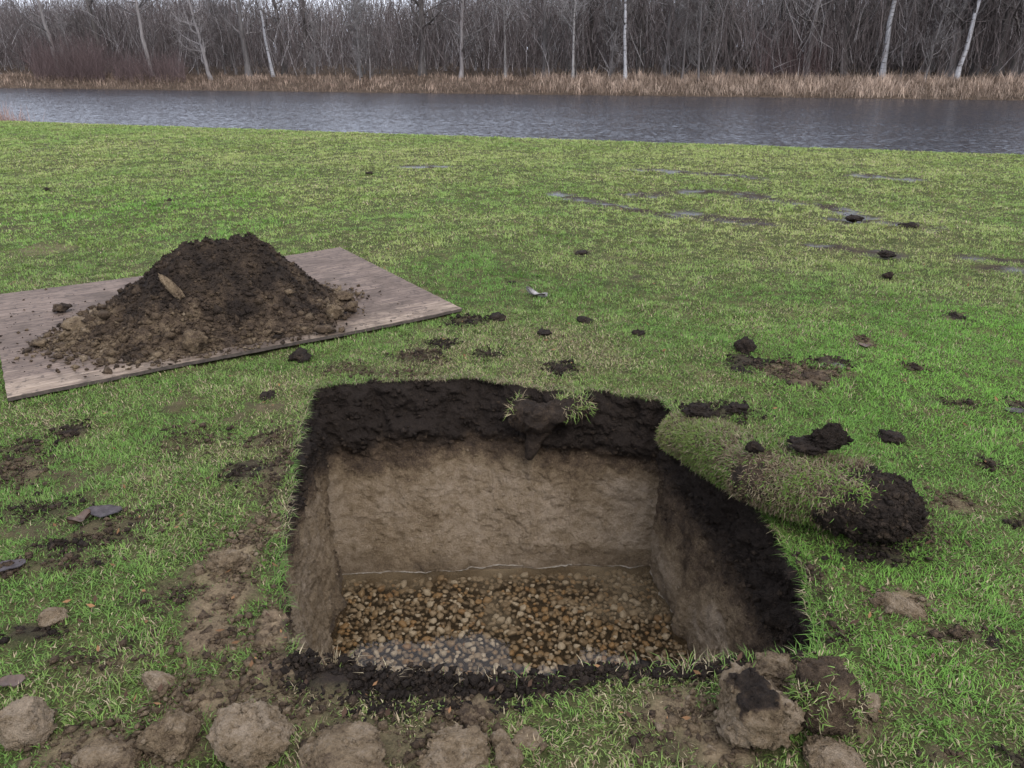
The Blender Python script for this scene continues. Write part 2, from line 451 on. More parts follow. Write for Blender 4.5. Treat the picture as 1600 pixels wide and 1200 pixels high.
def inside(poly, x, y):
    r = np.zeros(len(x), bool); n = len(poly); poly = np.asarray(poly)
    bb = (x > poly[:, 0].min()) & (x < poly[:, 0].max()) & (y > poly[:, 1].min()) & (y < poly[:, 1].max())
    if not bb.all():
        if bb.any(): r[bb] = inside(poly, x[bb], y[bb])
        return r
    for i in range(n):
        x0, y0 = poly[i]; x1, y1 = poly[(i + 1) % n]
        if y0 == y1: continue
        c = ((y0 > y) != (y1 > y)) & (x < (x1 - x0) * (y - y0) / (y1 - y0) + x0)
        r ^= c
    return r
def poly_dist(poly, x, y):
    d = np.full(len(x), 1e9)
    p = np.asarray(poly)[::4]
    for q in p: d = np.minimum(d, (x - q[0]) ** 2 + (y - q[1]) ** 2)
    return np.sqrt(d)

# bare-earth patches: px, py, rx, ry (photo pixels), soil (0 clay .. 1 topsoil), strength
PATCH = [(540, 1064, 95, 22, 1, 1), (660, 1080, 80, 22, 1, 1), (790, 1070, 70, 14, .9, .8), (930, 1060, 90, 12, 1, .85), (1070, 1050, 90, 10, 1, 1), (880, 1080, 50, 14, .9, .7),
         (362, 882, 48, 40, .35, .9), (350, 950, 42, 45, .4, .9), (335, 1010, 60, 32, .45, .95), (425, 990, 38, 60, .45, 1), (430, 1055, 50, 35, .5, 1), (400, 840, 34, 40, .45, .7),
         (290, 1110, 70, 45, .42, .9), (360, 1095, 90, 30, .45, .8), (470, 1120, 60, 35, .5, .7), (180, 1180, 140, 40, .42, .8), (560, 1170, 110, 40, .5, .6), (735, 1125, 60, 32, .5, .9),
         (1065, 1120, 60, 50, .42, .85), (1130, 1175, 70, 40, .4, .9), (1220, 1060, 90, 30, .4, .9), (1330, 1120, 60, 40, .5, .6), (1020, 1170, 50, 25, .6, .5), (700, 1180, 90, 40, .5, .6),
         (380, 742, 34, 18, .85, .8), (435, 740, 28, 50, .6, .7), (20, 738, 55, 26, .6, .75), (40, 700, 40, 14, .7, .5), (60, 800, 60, 18, .8, .55), (95, 862, 50, 10, .8, .8), (170, 850, 50, 12, .7, .6), (60, 1000, 50, 12, .9, .8),
         (20, 900, 30, 16, .6, .8), (120, 890, 60, 14, .6, .5), (110, 678, 26, 12, .8, .8), (420, 690, 30, 20, .6, .5), (300, 690, 60, 20, .6, .3), (280, 940, 60, 30, .6, .45), (220, 820, 60, 20, .6, .35), (160, 1040, 70, 25, .6, .4),
         (655, 560, 40, 12, .7, .7), (690, 541, 24, 8, .9, .8), (735, 505, 30, 8, .9, .8), (760, 556, 26, 8, .9, .5), (877, 582, 26, 10, .95, .9), (540, 578, 40, 10, .6, .4), (610, 590, 60, 10, .6, .4),
         (1262, 592, 55, 16, .55, .95), (1170, 575, 34, 12, .9, .9), (1300, 574, 30, 8, .8, .9), (1220, 585, 40, 12, .6, .7), (1490, 640, 34, 8, .7, .5), (1590, 640, 20, 8, .8, .8), (1590, 826, 24, 8, .8, .9), (1430, 586, 20, 6, .7, .8),
         (1350, 540, 14, 8, .5, .8), (1110, 645, 60, 16, .9, .7), (1480, 790, 40, 16, .5, .7), (1410, 820, 50, 40, .6, .6), (1370, 870, 60, 18, .9, .8), (1400, 950, 44, 22, .3, .9), (1500, 1000, 50, 12, .6, .7), (1545, 733, 22, 12, .8, .8), (1590, 1190, 30, 16, .8, .9), (1470, 1185, 30, 14, .6, .6), (1260, 905, 24, 30, .7, .6), (1300, 1000, 40, 30, .7, .4),
         (545, 480, 0, 0, .5, 0), (800, 443, 12, 4, .9, .8), (908, 396, 14, 5, .9, .9), (1225, 425, 20, 5, .8, .5), (1230, 395, 20, 6, .8, .4), (60, 390, 40, 10, .3, .35), (15, 358, 20, 4, .8, .6), (1490, 498, 14, 6, .9, .8), (1100, 437, 12, 4, .9, .7), (985, 437, 8, 3, .9, .8)]
STROKE = [([(872, 303), (910, 314), (960, 322), (1010, 331)], .13), ([(1000, 266), (1060, 268), (1110, 270), (1175, 278)], .17), ([(1020, 336), (1080, 329), (1130, 342), (1190, 345)], .17),
          ([(1000, 304), (1080, 297), (1150, 300), (1220, 312), (1290, 322), (1345, 338)], .16), ([(1270, 381), (1350, 389), (1400, 398)], .09), ([(1490, 402), (1550, 405), (1620, 413)], .08),
          ([(1335, 275), (1425, 283)], .12), ([(630, 260), (715, 262)], .13), ([(1400, 352), (1440, 356)], .14), ([(1540, 420), (1620, 424)], .05), ([(1320, 343), (1350, 341)], .16)]
_pw = []
for px, py, rx, ry, so, st in PATCH:
    if st <= 0: continue
    c = U(px, py); k = dist(c) / FPX
    _pw.append((c[0], c[1], max(rx * k, .02), max((U(px, py - ry)[1] - U(px, py + ry)[1]) / 2, .02), so, st))
_sw = [([U(*p)[:2] for p in pts], w) for pts, w in STROKE]

def masks(x, y):
    """dirt amount, soil kind, wetness of the lawn at (x, y)"""
    n = fbm2(x, y, 9, 4, 11); n2 = fbm2(x, y, 2.2, 3, 12); n3 = fbm2(x, y, 30, 3, 13)
    dirt = np.zeros(len(x)); soil = np.full(len(x), .6); wet = np.zeros(len(x))
    for cx, cy, rx, ry, so, st in _pw:
        r = np.sqrt(((x - cx) / rx) ** 2 + ((y - cy) / ry) ** 2)
        sel = r < 2.2
        if not sel.any(): continue
        v = st * sstep(1.25, .5, r[sel] + .45 * n[sel] + .25 * n3[sel])
        up = v > dirt[sel]
        s2 = soil[sel]; s2[up] = so; soil[sel] = s2
        dirt[sel] = np.maximum(dirt[sel], v)
    for pts, w in _sw:
        pts = np.asarray(pts)
        d = np.full(len(x), 1e9)
        for a, b in zip(pts[:-1], pts[1:]):
            ab = b - a; t = np.clip(((x - a[0]) * ab[0] + (y - a[1]) * ab[1]) / (ab @ ab), 0, 1)
            d = np.minimum(d, np.hypot(x - a[0] - t * ab[0], y - a[1] - t * ab[1]))
        w = w * 1.05
        v = sstep(1.35, .5, d / w + .7 * n + .55 * n2 + .3 * n3)
        dirt = np.maximum(dirt, v); soil = np.where(v > .3, .85, soil); wet = np.maximum(wet, v * sstep(-.25, .3, fbm2(x, y, 7, 3, 14)))
    near = sstep(6.0, 3.0, y)
    v = sstep(.42, .75, n2 * .6 + n * .55) * (.30 + .25 * near * sstep(1.2, -1.0, x))
    dirt = np.maximum(dirt, v)
    return dirt, soil, wet

def hz(x, y):
    lawn = .03 * fbm2(x, y, .45, 3, 21) + .010 * fbm2(x, y, 5, 3, 22)
    e = line_sd(LE0, LE1, x, y); f = line_sd(FB0, FB1, x, y)
    amp = 1 - .8 * sstep(-4, 0, e)
    prof = -1.9 * sstep(-.25, 2.6, e)
    z = lawn * amp + prof
    far = np.interp(f, [-4, 0, .5, 1.6, 4, 12, 40, 150, 600], [-1.9, -1.04, -.8, -.5, -.05, .25, .8, 2.6, 6]) + np.where(f > 1, .10, .06) * fbm2(x, y, .5, 3, 23) + np.clip(f - 3, 0, 10) * .03 * fbm2(x, y, .12, 2, 24)
    return np.where(f > -4, np.maximum(z, far), z)

# ------------------------------------------------------------------ ground sheet with the pit cut out
def jgrid(x0, x1, y0, y1, s, j=.35):
    gx, gy = np.meshgrid(np.arange(x0, x1, s), np.arange(y0, y1, s))
    p = np.stack([gx.ravel(), gy.ravel()], 1)
    return p + rng.uniform(-j, j, p.shape) * s
def box_in(p, b): return (p[:, 0] > b[0]) & (p[:, 0] < b[1]) & (p[:, 1] > b[2]) & (p[:, 1] < b[3])
boxes = [((-2.7, 2.7, 1.0, 4.5), .03), ((-8, 9.5, .2, 14.5), .11), ((-22, 16, -2, 27), .35), ((-90, 80, -30, 110), 1.6), ((-500, 500, -120, 760), 25)]
pts = []; prev = None
for b, s in boxes:
    p = jgrid(*b, s)
    if prev is not None: p = p[~box_in(p, prev)]
    pts.append(p); prev = b
pts = np.concatenate(pts)
d = poly_dist(CON, pts[:, 0], pts[:, 1])
pts = pts[(d > .018) & ~inside(CON, pts[:, 0], pts[:, 1])]
# extra rows along the lawn edge and the far waterline keep those lines crisp
ln = []
for p0, p1, offs, a, b, s in ((LE0, LE1, (-.3, -.12, 0, .15, .4, .9), -8, 45, .3), (FB0, FB1, (-1, 0, .5, 1, 1.6, 2.6, 4), -60, 180, .9)):
    dd = (p1 - p0) / np.linalg.norm(p1 - p0); nn = np.array([-dd[1], dd[0]])
    for o in offs:
        t = np.arange(a, b, s); ln.append(p0 + dd * (t + rng.uniform(-.2, .2, len(t)) * s)[:, None] + nn * o)
pts = np.concatenate([CON, pts] + ln)
nC = len(CON)
res = delaunay_2d_cdt([Vector(p) for p in pts], [(i, (i + 1) % nC) for i in range(nC)], [], 0, 1e-6)
gv = np.array([tuple(v) for v in res[0]]); gf = np.array(res[2])
cen = gv[gf].mean(1)
gf = gf[~inside(CON, cen[:, 0], cen[:, 1])]
gx, gy = gv[:, 0], gv[:, 1]
dirt, soil, wet = masks(gx, gy)
rim = sstep(.06, .0, poly_dist(CON, gx, gy)) * (gy < 6)
gz = hz(gx, gy)
gz = gz - .012 * wet + dirt * (1 - wet) * (gy < 6) * (.008 + .012 * fbm2(gx, gy, 13, 3, 31) + .008 * fbm2(gx, gy, 28, 2, 32))
def rim_z(x, y): return np.zeros(len(x))
fsd = line_sd(FB0, FB1, gx, gy); esd = line_sd(LE0, LE1, gx, gy)
bankm = np.maximum(sstep(-5, -2, fsd), sstep(.3, 1.2, esd))
dirt2 = np.maximum(dirt, rim * .75)
soil2 = np.where(rim > dirt, .85, soil)
me = mesh_np('ground', np.stack([gx, gy, gz], 1), gf, {'dirt': dirt2, 'soil': soil2, 'wet': wet, 'bank': bankm})
tag(link('ground', me, M_GROUND), kind='structure')

# heights of the rim, reused by the wall (nearest ground vertex = same point)
key = {(round(a, 5), round(b, 5)): c for a, b, c in zip(gx, gy, gz)}
CONZ = np.array([key.get((round(a, 5), round(b, 5)), float(hz(np.array([a]), np.array([b]))[0])) for a, b in CON])

# ------------------------------------------------------------------ pit walls, floor, stones, water
NS = 120
FLOORZ = -0.85
s = np.linspace(0, 1, NS) ** 1.0
W = []; soilA = []; wetA = []
nP = len(CON)
arc = np.arange(nP) * .6
for k, sv in enumerate(s):
    z = CONZ * (1 - sv) + FLOORZ * sv
    # the pit is cut square: keep near vertical, ease to the foot
    q = CON * (1 - sv) + BOT * sv
    P3 = np.stack([q[:, 0], q[:, 1], z], 1)
    depth = -z
    # depth of the dark topsoil along the rim
    lf_ = np.clip((arc / .6 - (nP - NSIDE[3])) / NSIDE[3], 0, 1)
    td = np.choose(side_id, [.255, .285, .26, np.interp(lf_, [0, .3, .6, 1], [-.14, -.08, .08, .22])]) + .05 * fbm(P3 * [2.2, 2.2, 0] + 3, 2, 41)
    rel = depth - td
    rough_top = sstep(.06, -.06, rel)
    amp = .015 + .024 * rough_top
    g = fbm(P3 * [9, 9, 9], 4, 42) * amp + .016 * fbm(P3 * [3, 3, 2.4], 2, 43)
    # spade marks: narrow upright facets
    blade = vnoise(np.stack([arc * .16, depth * 1.3, depth * 0], 1), 44)
    g = g + .009 * blade * (1 - rough_top) * np.where((side_id == 3) | (side_id == 1), 1.6, .8)
    g = g + (.012 + .008 * rough_top) * fbm(P3 * [26, 26, 34], 5, 46, .68) - .012 * (1 - np.abs(fbm(P3 * [12, 12, 16], 3, 57))) * rough_top
    # clay face sits a little behind the topsoil; foot of the back wall is undercut
    g = g + .030 * sstep(-.03, .05, rel) * (side_id == 0) - .02 * sstep(.6, .8, depth) * (side_id == 0)
    g = g + .015 * np.exp(-((depth - .74) / .03) ** 2) * (side_id == 0) * (.6 + .4 * fbm(P3 * [5, 5, 0], 2, 47))
    g = g * sstep(0, .03, sv)
    q = q + OUT * g[:, None]
    W.append(np.stack([q[:, 0], q[:, 1], z + .004 * fbm(P3 * 20, 2, 45) * sstep(0, .05, sv)], 1))
    sw_ = np.where(side_id == 1, 2.4, 1.0); reln = (rel + .03 * fbm(P3 * 11, 3, 55)) / sw_; so = 1.03 - .44 * sstep(-.05, .05, reln) - .46 * sstep(.01, .20, reln + .06 * fbm(P3 * 6, 3, 48))
    streak = fbm(np.stack([arc * .05, depth * .8, depth * 0], 1), 3, 49)
    so = so + .14 * streak * sstep(0, .1, rel) + .10 * fbm(P3 * [5, 5, 9], 4, 60) * sstep(0, .1, rel) + .14 * sstep(.62, .78, depth) + np.where(side_id == 3, .16, 0)
    soilA.append(so); wetA.append(.05 + .75 * sstep(.68, .80, depth + .05 * fbm(P3 * 6, 2, 50)))
W = np.concatenate(W); soilA = np.concatenate(soilA); wetA = np.concatenate(wetA)
idx = np.arange(NS * nP).reshape(NS, nP)
a = idx[:-1]; b = idx[1:]
wf = np.stack([a, np.roll(a, -1, 1), np.roll(b, -1, 1), b], -1).reshape(-1, 4)
PIT = tag(link('pit_wall', mesh_np('pit_wall', W, wf, {'soil': np.clip(soilA, 0, 1.1), 'wet': wetA}), M_EARTH), kind='structure')

r_ = np.random.default_rng(58); n = 9000
qi = r_.integers(0, len(W), n); dz_ = -W[qi, 2]
kq = r_.random(n) < np.interp(soilA[qi], [.1, .5, .9], [.12, .35, 1.0]); qi = qi[kq]; n = len(qi)
S = .003 + .012 * r_.random(n) ** 2.5 * np.where(soilA[qi] > .7, 1, .5)
_CRUMB_ARGS = (W[qi] - np.column_stack([OUT[qi % nP] * (S * .3)[:, None], 0 * S]), S, np.clip(soilA[qi] - .06, 0, 1))
fx0, fx1, fy0, fy1 = BOT[:, 0].min() - .12, BOT[:, 0].max() + .12, 1.45, BOT[:, 1].max() + .12
nx, ny = 60, 60
gx_, gy_ = np.meshgrid(np.linspace(fx0, fx1, nx), np.linspace(fy0, fy1, ny))
fl = np.stack([gx_.ravel(), gy_.ravel(), FLOORZ + .004 + .012 * fbm2(gx_.ravel(), gy_.ravel(), 6, 3, 51)], 1)
ii = np.arange(nx * ny).reshape(ny, nx)
ff = np.stack([ii[:-1, :-1], ii[:-1, 1:], ii[1:, 1:], ii[1:, :-1]], -1).reshape(-1, 4)
floor_o = tag(link('pit_floor', mesh_np('pit_floor', fl, ff, {'soil': np.full(len(fl), .55), 'wet': np.full(len(fl), .6)}), M_EARTH), kind='structure')

def pebble_mesh(seed):
    V, F = ICO[2]
    r = np.random.default_rng(seed)
    V = V * (1 + .35 * fbm(V * 1.3 + seed * 3.1, 2, seed))[:, None]
    for _ in range(6):
        nrm = r.normal(size=3); nrm /= np.linalg.norm(nrm); dcut = r.uniform(.45, .85)
        over = np.maximum(V @ nrm - dcut, 0); V = V - over[:, None] * nrm * .85
    return V * [1.0, r.uniform(.66, .95), r.uniform(.45, .7)], F
peb = [pebble_mesh(100 + i) for i in range(8)]
peb_me = []
for V, F in peb: 
    m_ = mesh_np('pebble', V, F, {'shade': np.zeros(len(V))}); m_.materials.append(M_STONE); peb_me.append(m_)
botpoly = BOT
spots = []
r_ = np.random.default_rng(5)
cand = np.stack([r_.uniform(fx0, fx1, 26000), r_.uniform(1.75, fy1, 26000)], 1)
_bc = botpoly.mean(0); cand = cand[inside(_bc + (botpoly[::12] - _bc) * 1.045, cand[:, 0], cand[:, 1])]
rad = .009 + .013 * r_.random(len(cand)) ** 1.5
cells = {}
for p, rr in zip(cand, rad):
    if p[1] > 2.85 and r_.random() < .35: continue
    cx_, cy_ = int(p[0] / .05), int(p[1] / .05); ok = True
    for i in (-1, 0, 1):
        for j in (-1, 0, 1):
            for q, qr in cells.get((cx_ + i, cy_ + j), ()):
                if (p[0] - q[0]) ** 2 + (p[1] - q[1]) ** 2 < ((rr + qr) * .70) ** 2: ok = False
    if ok: cells.setdefault((cx_, cy_), []).append((p, rr)); spots.append((p, rr))
def visible(p): 
    t = U(560, 1056)[1]; return p[1] > 2.3
order = sorted(range(len(spots)), key=lambda i: -spots[i][1] / (1 + .5 * spots[i][0][1]) * (1 if visible(spots[i][0]) else .01))
rest_V, rest_F, rest_s = [], [], []; off = 0
for rank, i in enumerate(order):
    p, rr = spots[i]; sc = rr * r_.uniform(1.0, 1.25); rz = r_.uniform(0, 6.28); z = FLOORZ + .026 + r_.uniform(0, .018)
    k = r_.integers(0, 8); tx, ty = r_.normal(0, .22, 2)
    if rank < 300:
        o = bpy.data.objects.new('stone', peb_me[k]); C.objects.link(o); o.parent = floor_o
        o.location = (p[0], p[1], z); o.rotation_euler = (tx, ty, rz); o.scale = (sc, sc, sc)
    else:
        V, F = peb[k]; c_, s_ = math.cos(rz), math.sin(rz)
        V = V * sc; V = np.stack([V[:, 0] * c_ - V[:, 1] * s_, V[:, 0] * s_ + V[:, 1] * c_, V[:, 2] + V[:, 0] * tx], 1) + [p[0], p[1], z]
        rest_V.append(V); rest_F.append(F + off); rest_s.append(np.full(len(V), r_.random())); off += len(V)
if rest_V:
    tag(link('gravel', mesh_np('gravel', np.concatenate(rest_V), np.concatenate(rest_F), {'shade': np.concatenate(rest_s)}), M_STONE, floor_o), kind='stuff')

cpoly = BOT.mean(0); wv = cpoly + (BOT[::6] - cpoly) * 1.06
wv3 = np.column_stack([wv, np.full(len(wv), PITZ - .012)])
pw = bpy.data.meshes.new('pit_water'); pw.from_pydata([tuple(v) for v in wv3], [], [list(range(len(wv3)))[::-1]]); pw.update()
PW = tag(link('pit_water', pw, M_PITWATER), kind='structure')

# pale scum where the water touches the back and side walls
Wg = W.reshape(NS, nP, 3); ws = PITZ - .012
row = np.argmax(Wg[:, :, 2] < ws, axis=0); jj = np.where((side_id == 0) | ((side_id == 1) & (arc / .6 < NSIDE[0] + 60)))[0]
pe = Wg[row[jj], jj]; gate = np.clip(.05 + 1.0 * fbm2(pe[:, 0], pe[:, 1], 9, 3, 56), 0, 1) * .007
inn = pe[:, :2] - OUT[jj] * (gate + .0008)[:, None]; oo = pe[:, :2] + OUT[jj] * .01
sv = np.concatenate([np.column_stack([oo, np.full(len(jj), ws + .0025)]), np.column_stack([inn, np.full(len(jj), ws + .0025)])])
k_ = np.arange(len(jj) - 1); sf = np.stack([k_, k_ + 1, k_ + 1 + len(jj), k_ + len(jj)], -1)
link('scum_line', mesh_np('scum_line', sv, sf), mat_plain('scum', (0.13, 0.105, 0.075), (0.27, 0.235, 0.185), 60), PW)

# ------------------------------------------------------------------ river
pts_r = [LE0 + (LE1 - LE0) * -6, LE0 + (LE1 - LE0) * 7, FB0 + (FB1 - FB0) * 4, FB0 + (FB1 - FB0) * -3.2]
rn = np.array([-(LE1 - LE0)[1], (LE1 - LE0)[0]]); rn /= np.linalg.norm(rn)
pts_r[0] = pts_r[0] + rn * .6; pts_r[1] = pts_r[1] + rn * .6; pts_r[2] = pts_r[2] + FBN * .6; pts_r[3] = pts_r[3] + FBN * .6
rv = bpy.data.meshes.new('river'); rv.from_pydata([(p[0], p[1], WZ) for p in pts_r], [], [(0, 1, 2, 3)]); rv.update()
tag(link('river', rv, M_RIVER), kind='structure')

# ------------------------------------------------------------------ plywood sheet and soil heap
pA, pB, pCn = U(12, 625, .03), U(722, 486, .03), U(515, 394, .03)
ux = pB - pA; LX = np.linalg.norm(ux); ux /= LX
uy0 = pCn - pB; uy = np.array([-ux[1], ux[0], 0]); LY = uy0 @ uy
ply_rot = math.atan2(ux[1], ux[0])
TH = .018
bm = bmesh.new()
nX, nY = 40, 26
grid = {}
def ply_warp(u, v): return .012 * (max(0, u - 1.6) / .9) ** 2 + .004 * math.sin(u * 2.2 + v) + .006 * (v / LY) ** 2
for lay, z0 in ((0, 0), (1, TH)):
    for i in range(nX + 1):
        for j in range(nY + 1):
            u, v = LX * i / nX, LY * j / nY
            jx = .0025 * math.sin(v * 37 + i) if i in (0, nX) else 0; jy = .0025 * math.sin(u * 41) + .002 * math.sin(u * 113) if j in (0, nY) else 0
            grid[lay, i, j] = bm.verts.new((u + jx, v + jy, z0 + ply_warp(u, v)))
topf = []
for i in range(nX):
    for j in range(nY):
        bm.faces.new([grid[1, i, j], grid[1, i + 1, j], grid[1, i + 1, j + 1], grid[1, i, j + 1]])
        bm.faces.new([grid[0, i, j + 1], grid[0, i + 1, j + 1], grid[0, i + 1, j], grid[0, i, j]])
for i in range(nX):
    for j, fl_ in ((0, 0), (nY, 1)):
        q = [grid[0, i, j], grid[0, i + 1, j], grid[1, i + 1, j], grid[1, i, j]]
        f_ = bm.faces.new(q if not fl_ else q[::-1]); f_.material_index = 1
for j in range(nY):
    for i, fl_ in ((0, 1), (nX, 0)):
        q = [grid[0, i, j], grid[0, i, j + 1], grid[1, i, j + 1], grid[1, i, j]]
        f_ = bm.faces.new(q if not fl_ else q[::-1]); f_.material_index = 1
pm = bpy.data.meshes.new('plywood_sheet'); bm.to_mesh(pm); bm.free()
pm.materials.append(M_PLY); pm.materials.append(M_PLYEDGE)
PLYZ = .022
ply = bpy.data.objects.new('plywood_sheet', pm); C.objects.link(ply)
ply.location = (pA[0], pA[1], PLYZ); ply.rotation_euler = (0, 0, ply_rot)
tag(ply, 'weathered plywood sheet lying flat on the grass under the big soil heap', 'board')
PTOP = PLYZ + TH + .006
ply_poly = np.array([(pA + ux * a + uy * b)[:2] for a, b in ((0, 0), (LX, 0), (LX, LY), (0, LY))])

# heap: footprint and ridge traced on the board
hl, hr, hf = U(112, 516, PTOP), U(560, 488, PTOP), U(270, 556, PTOP)
hc = np.array([(hl[0] + hr[0]) / 2 + .0, 0]); 
peakY = hf[1] + .60
hcx = U(330, 470, PTOP)[0]
def peak_height(px, py, Y):
    y = 600. - py; d = np.array([px - 800., FPX * cp + y * sp, -FPX * sp + y * cp]); t = Y / d[1]
    return np.array([0, 0, CAM_H]) + d * t
pk0, pk1 = peak_height(292, 380, peakY + .05), peak_height(392, 374, peakY + .05)
HH = pk0[2] - PTOP
ext = 1.0
nh = 150
lx = np.linspace(hl[0] - .12, hr[0] + .16, nh); ly = np.linspace(hf[1] - .25, peakY + 1.0, nh)
HX, HY = np.meshgrid(lx, ly); hx, hy = HX.ravel(), HY.ravel()
ux2, uy2 = ux[:2], uy[:2]
hff = np.mean([(U(a_, b_, PTOP)[:2] - pA[:2]) @ uy2 for a_, b_ in ((260, 552), (400, 533), (500, 515))])   # front foot, metres from the board edge
VPK = hff + .56
pk0, pk1 = peak_height(300, 380, peakY), peak_height(392, 374, peakY)
for _ in range(8):
    yk = [(pA[:2] + ux2 * ((p_[:2] - pA[:2]) @ ux2) + uy2 * VPK)[1] for p_ in (pk0, pk1)]
    pk0, pk1 = peak_height(300, 380, yk[0]), peak_height(392, 374, yk[1])
up0, up1 = (pk0[:2] - pA[:2]) @ ux2, (pk1[:2] - pA[:2]) @ ux2
ulf, urt = (hl[:2] - pA[:2]) @ ux2, (hr[:2] - pA[:2]) @ ux2
HH = (pk0[2] + pk1[2]) / 2 - PTOP + .01
def heap_h(x, y):
    uu = (x - pA[0]) * ux2[0] + (y - pA[1]) * ux2[1]; vv_ = (x - pA[0]) * uy2[0] + (y - pA[1]) * uy2[1]
    t = np.clip((uu - up0) / (up1 - up0), 0, 1)                                # nearest point on the short ridge
    rx = uu - (up0 + t * (up1 - up0)); ry = vv_ - VPK
    sl = np.where(rx < 0, up0 - ulf, urt - up1)
    sy = np.where(ry < 0, VPK - hff, .60)
    r = np.sqrt((rx / sl) ** 2 + (ry / sy) ** 2)
    an = np.arctan2(ry, rx)
    r = r * (1 + .10 * fbm(np.stack([np.cos(an) * 1.6, np.sin(an) * 1.6, r * 0], 1), 3, 61))
    h = np.interp(r, [0, .07, .2, .45, .7, .88, 1.0, 1.12], [1.0, .99, .86, .53, .25, .09, .025, -.05])
    h = HH * h
    n = .030 * fbm2(x, y, 7, 3, 62) + .018 * fbm2(x, y, 22, 3, 63) + .010 * fbm2(x, y, 60, 2, 64)
    return h + n * sstep(1.08, .7, r) , r
hh, hrr = heap_h(hx, hy)
ii = np.arange(nh * nh).reshape(nh, nh)
hf_ = np.stack([ii[:-1, :-1], ii[:-1, 1:], ii[1:, 1:], ii[1:, :-1]], -1).reshape(-1, 4)
keep = (hh[hf_] > -.004).any(1) & inside(ply_poly, hx[hf_].mean(1), hy[hf_].mean(1))
hf_ = hf_[keep]
used = np.unique(hf_); remap = -np.ones(nh * nh, int); remap[used] = np.arange(len(used))
hV = np.stack([hx, hy, PTOP + hh], 1)[used]
def heap_soil(x, y, r): return np.clip(.80 - .30 * sstep(.45, 1.0, r + .25 * fbm2(x, y, 5, 3, 65)) + .22 * fbm2(x, y, 9, 3, 66), 0, 1)
hroot = bpy.data.objects.new('soil_heap', None); C.objects.link(hroot); hbase = (float(hcx), float(peakY), PTOP); hroot.location = hbase
tag(hroot, 'large cone-shaped heap of crumbly dark brown soil on the plywood sheet', 'soil heap')
link('heap_body', mesh_np('heap_body', hV - hbase, remap[hf_], {'soil': heap_soil(hx, hy, hrr)[used], 'wet': np.full(len(used), .1)}), M_EARTH, hroot)

def crumb_cloud(P, S, soil, seed, wet=0.1, flat=.75, sub=0):
    """small angular crumbs joined into one mesh"""
    r = np.random.default_rng(seed); V0, F0 = ICO[sub]; n = len(P); k = len(V0)
    Vv = V0[None] * (1 + r.uniform(-.5, .5, (n, k)))[:, :, None] * r.uniform(.35, 1.35, (n, 1, 3))
    ax = r.normal(size=(n, 3)); ax /= np.linalg.norm(ax, axis=1, keepdims=True); an = r.uniform(0, 6.28, n)
    c = np.cos(an)[:, None, None]; s_ = np.sin(an)[:, None, None]; A = ax[:, None, :]
    Vv = Vv * c + np.cross(np.broadcast_to(A, Vv.shape), Vv) * s_ + A * np.sum(A * Vv, 2, keepdims=True) * (1 - c)
    Vv = Vv * (S * (1.25 if sub == 0 else 1))[:, None, None]; Vv[:, :, 2] *= flat
    Vv = Vv + P[:, None, :]
    F = (F0[None] + (np.arange(n) * k)[:, None, None]).reshape(-1, 3)
    so = np.repeat(np.clip(soil + r.normal(0, .10, n), 0, 1), k)
    return Vv.reshape(-1, 3), F, {'soil': so, 'wet': np.full(n * k, wet)}

V, F, A = crumb_cloud(*_CRUMB_ARGS, 59)
tag(link('crumbs', mesh_np('crumbs', V, F, A, smooth=False), M_EARTH, PIT), kind='stuff')
r_ = np.random.default_rng(71)
n = 22000
cx_ = r_.uniform(lx[0], lx[-1], n); cy_ = r_.uniform(ly[0], ly[-1], n)
ch, cr = heap_h(cx_, cy_)
keepc = (cr < 1.0 + .16 * np.abs(r_.normal(size=n))) & inside(ply_poly, cx_, cy_)
cx_, cy_, ch, cr = cx_[keepc], cy_[keepc], ch[keepc], cr[keepc]
S = .0035 + .010 * r_.random(len(cx_)) ** 2.5 + r_.uniform(.006, .02, len(cx_)) * (r_.random(len(cx_)) < .09 * sstep(.35, .9, cr)) 
P = np.stack([cx_, cy_, PTOP + np.maximum(ch, 0) + S * .25], 1)
V, F, A = crumb_cloud(P - hbase, S, heap_soil(cx_, cy_, cr) - .05 * (S > .013), 72)
tag(link('crumbs', mesh_np('crumbs', V, F, A, smooth=False), M_EARTH, hroot), kind='stuff')
# loose bits strewn over the board
n = 900
cx_ = r_.normal(hcx, .62, n); cy_ = r_.normal(peakY - .15, .42, n)
_, cr = heap_h(cx_, cy_)
kk = inside(ply_poly, cx_, cy_) & (cr > .95)
cx_, cy_ = cx_[kk], cy_[kk]; S = .003 + .007 * r_.random(len(cx_)) ** 3
V, F, A = crumb_cloud(np.stack([cx_, cy_, PTOP + S * .4], 1), S, np.full(len(cx_), .72), 73)
tag(link('loose_soil', mesh_np('loose_soil', V, F, A, smooth=False), M_EARTH), 'fine soil crumbs scattered over the plywood around the heap', 'soil', kind='stuff')

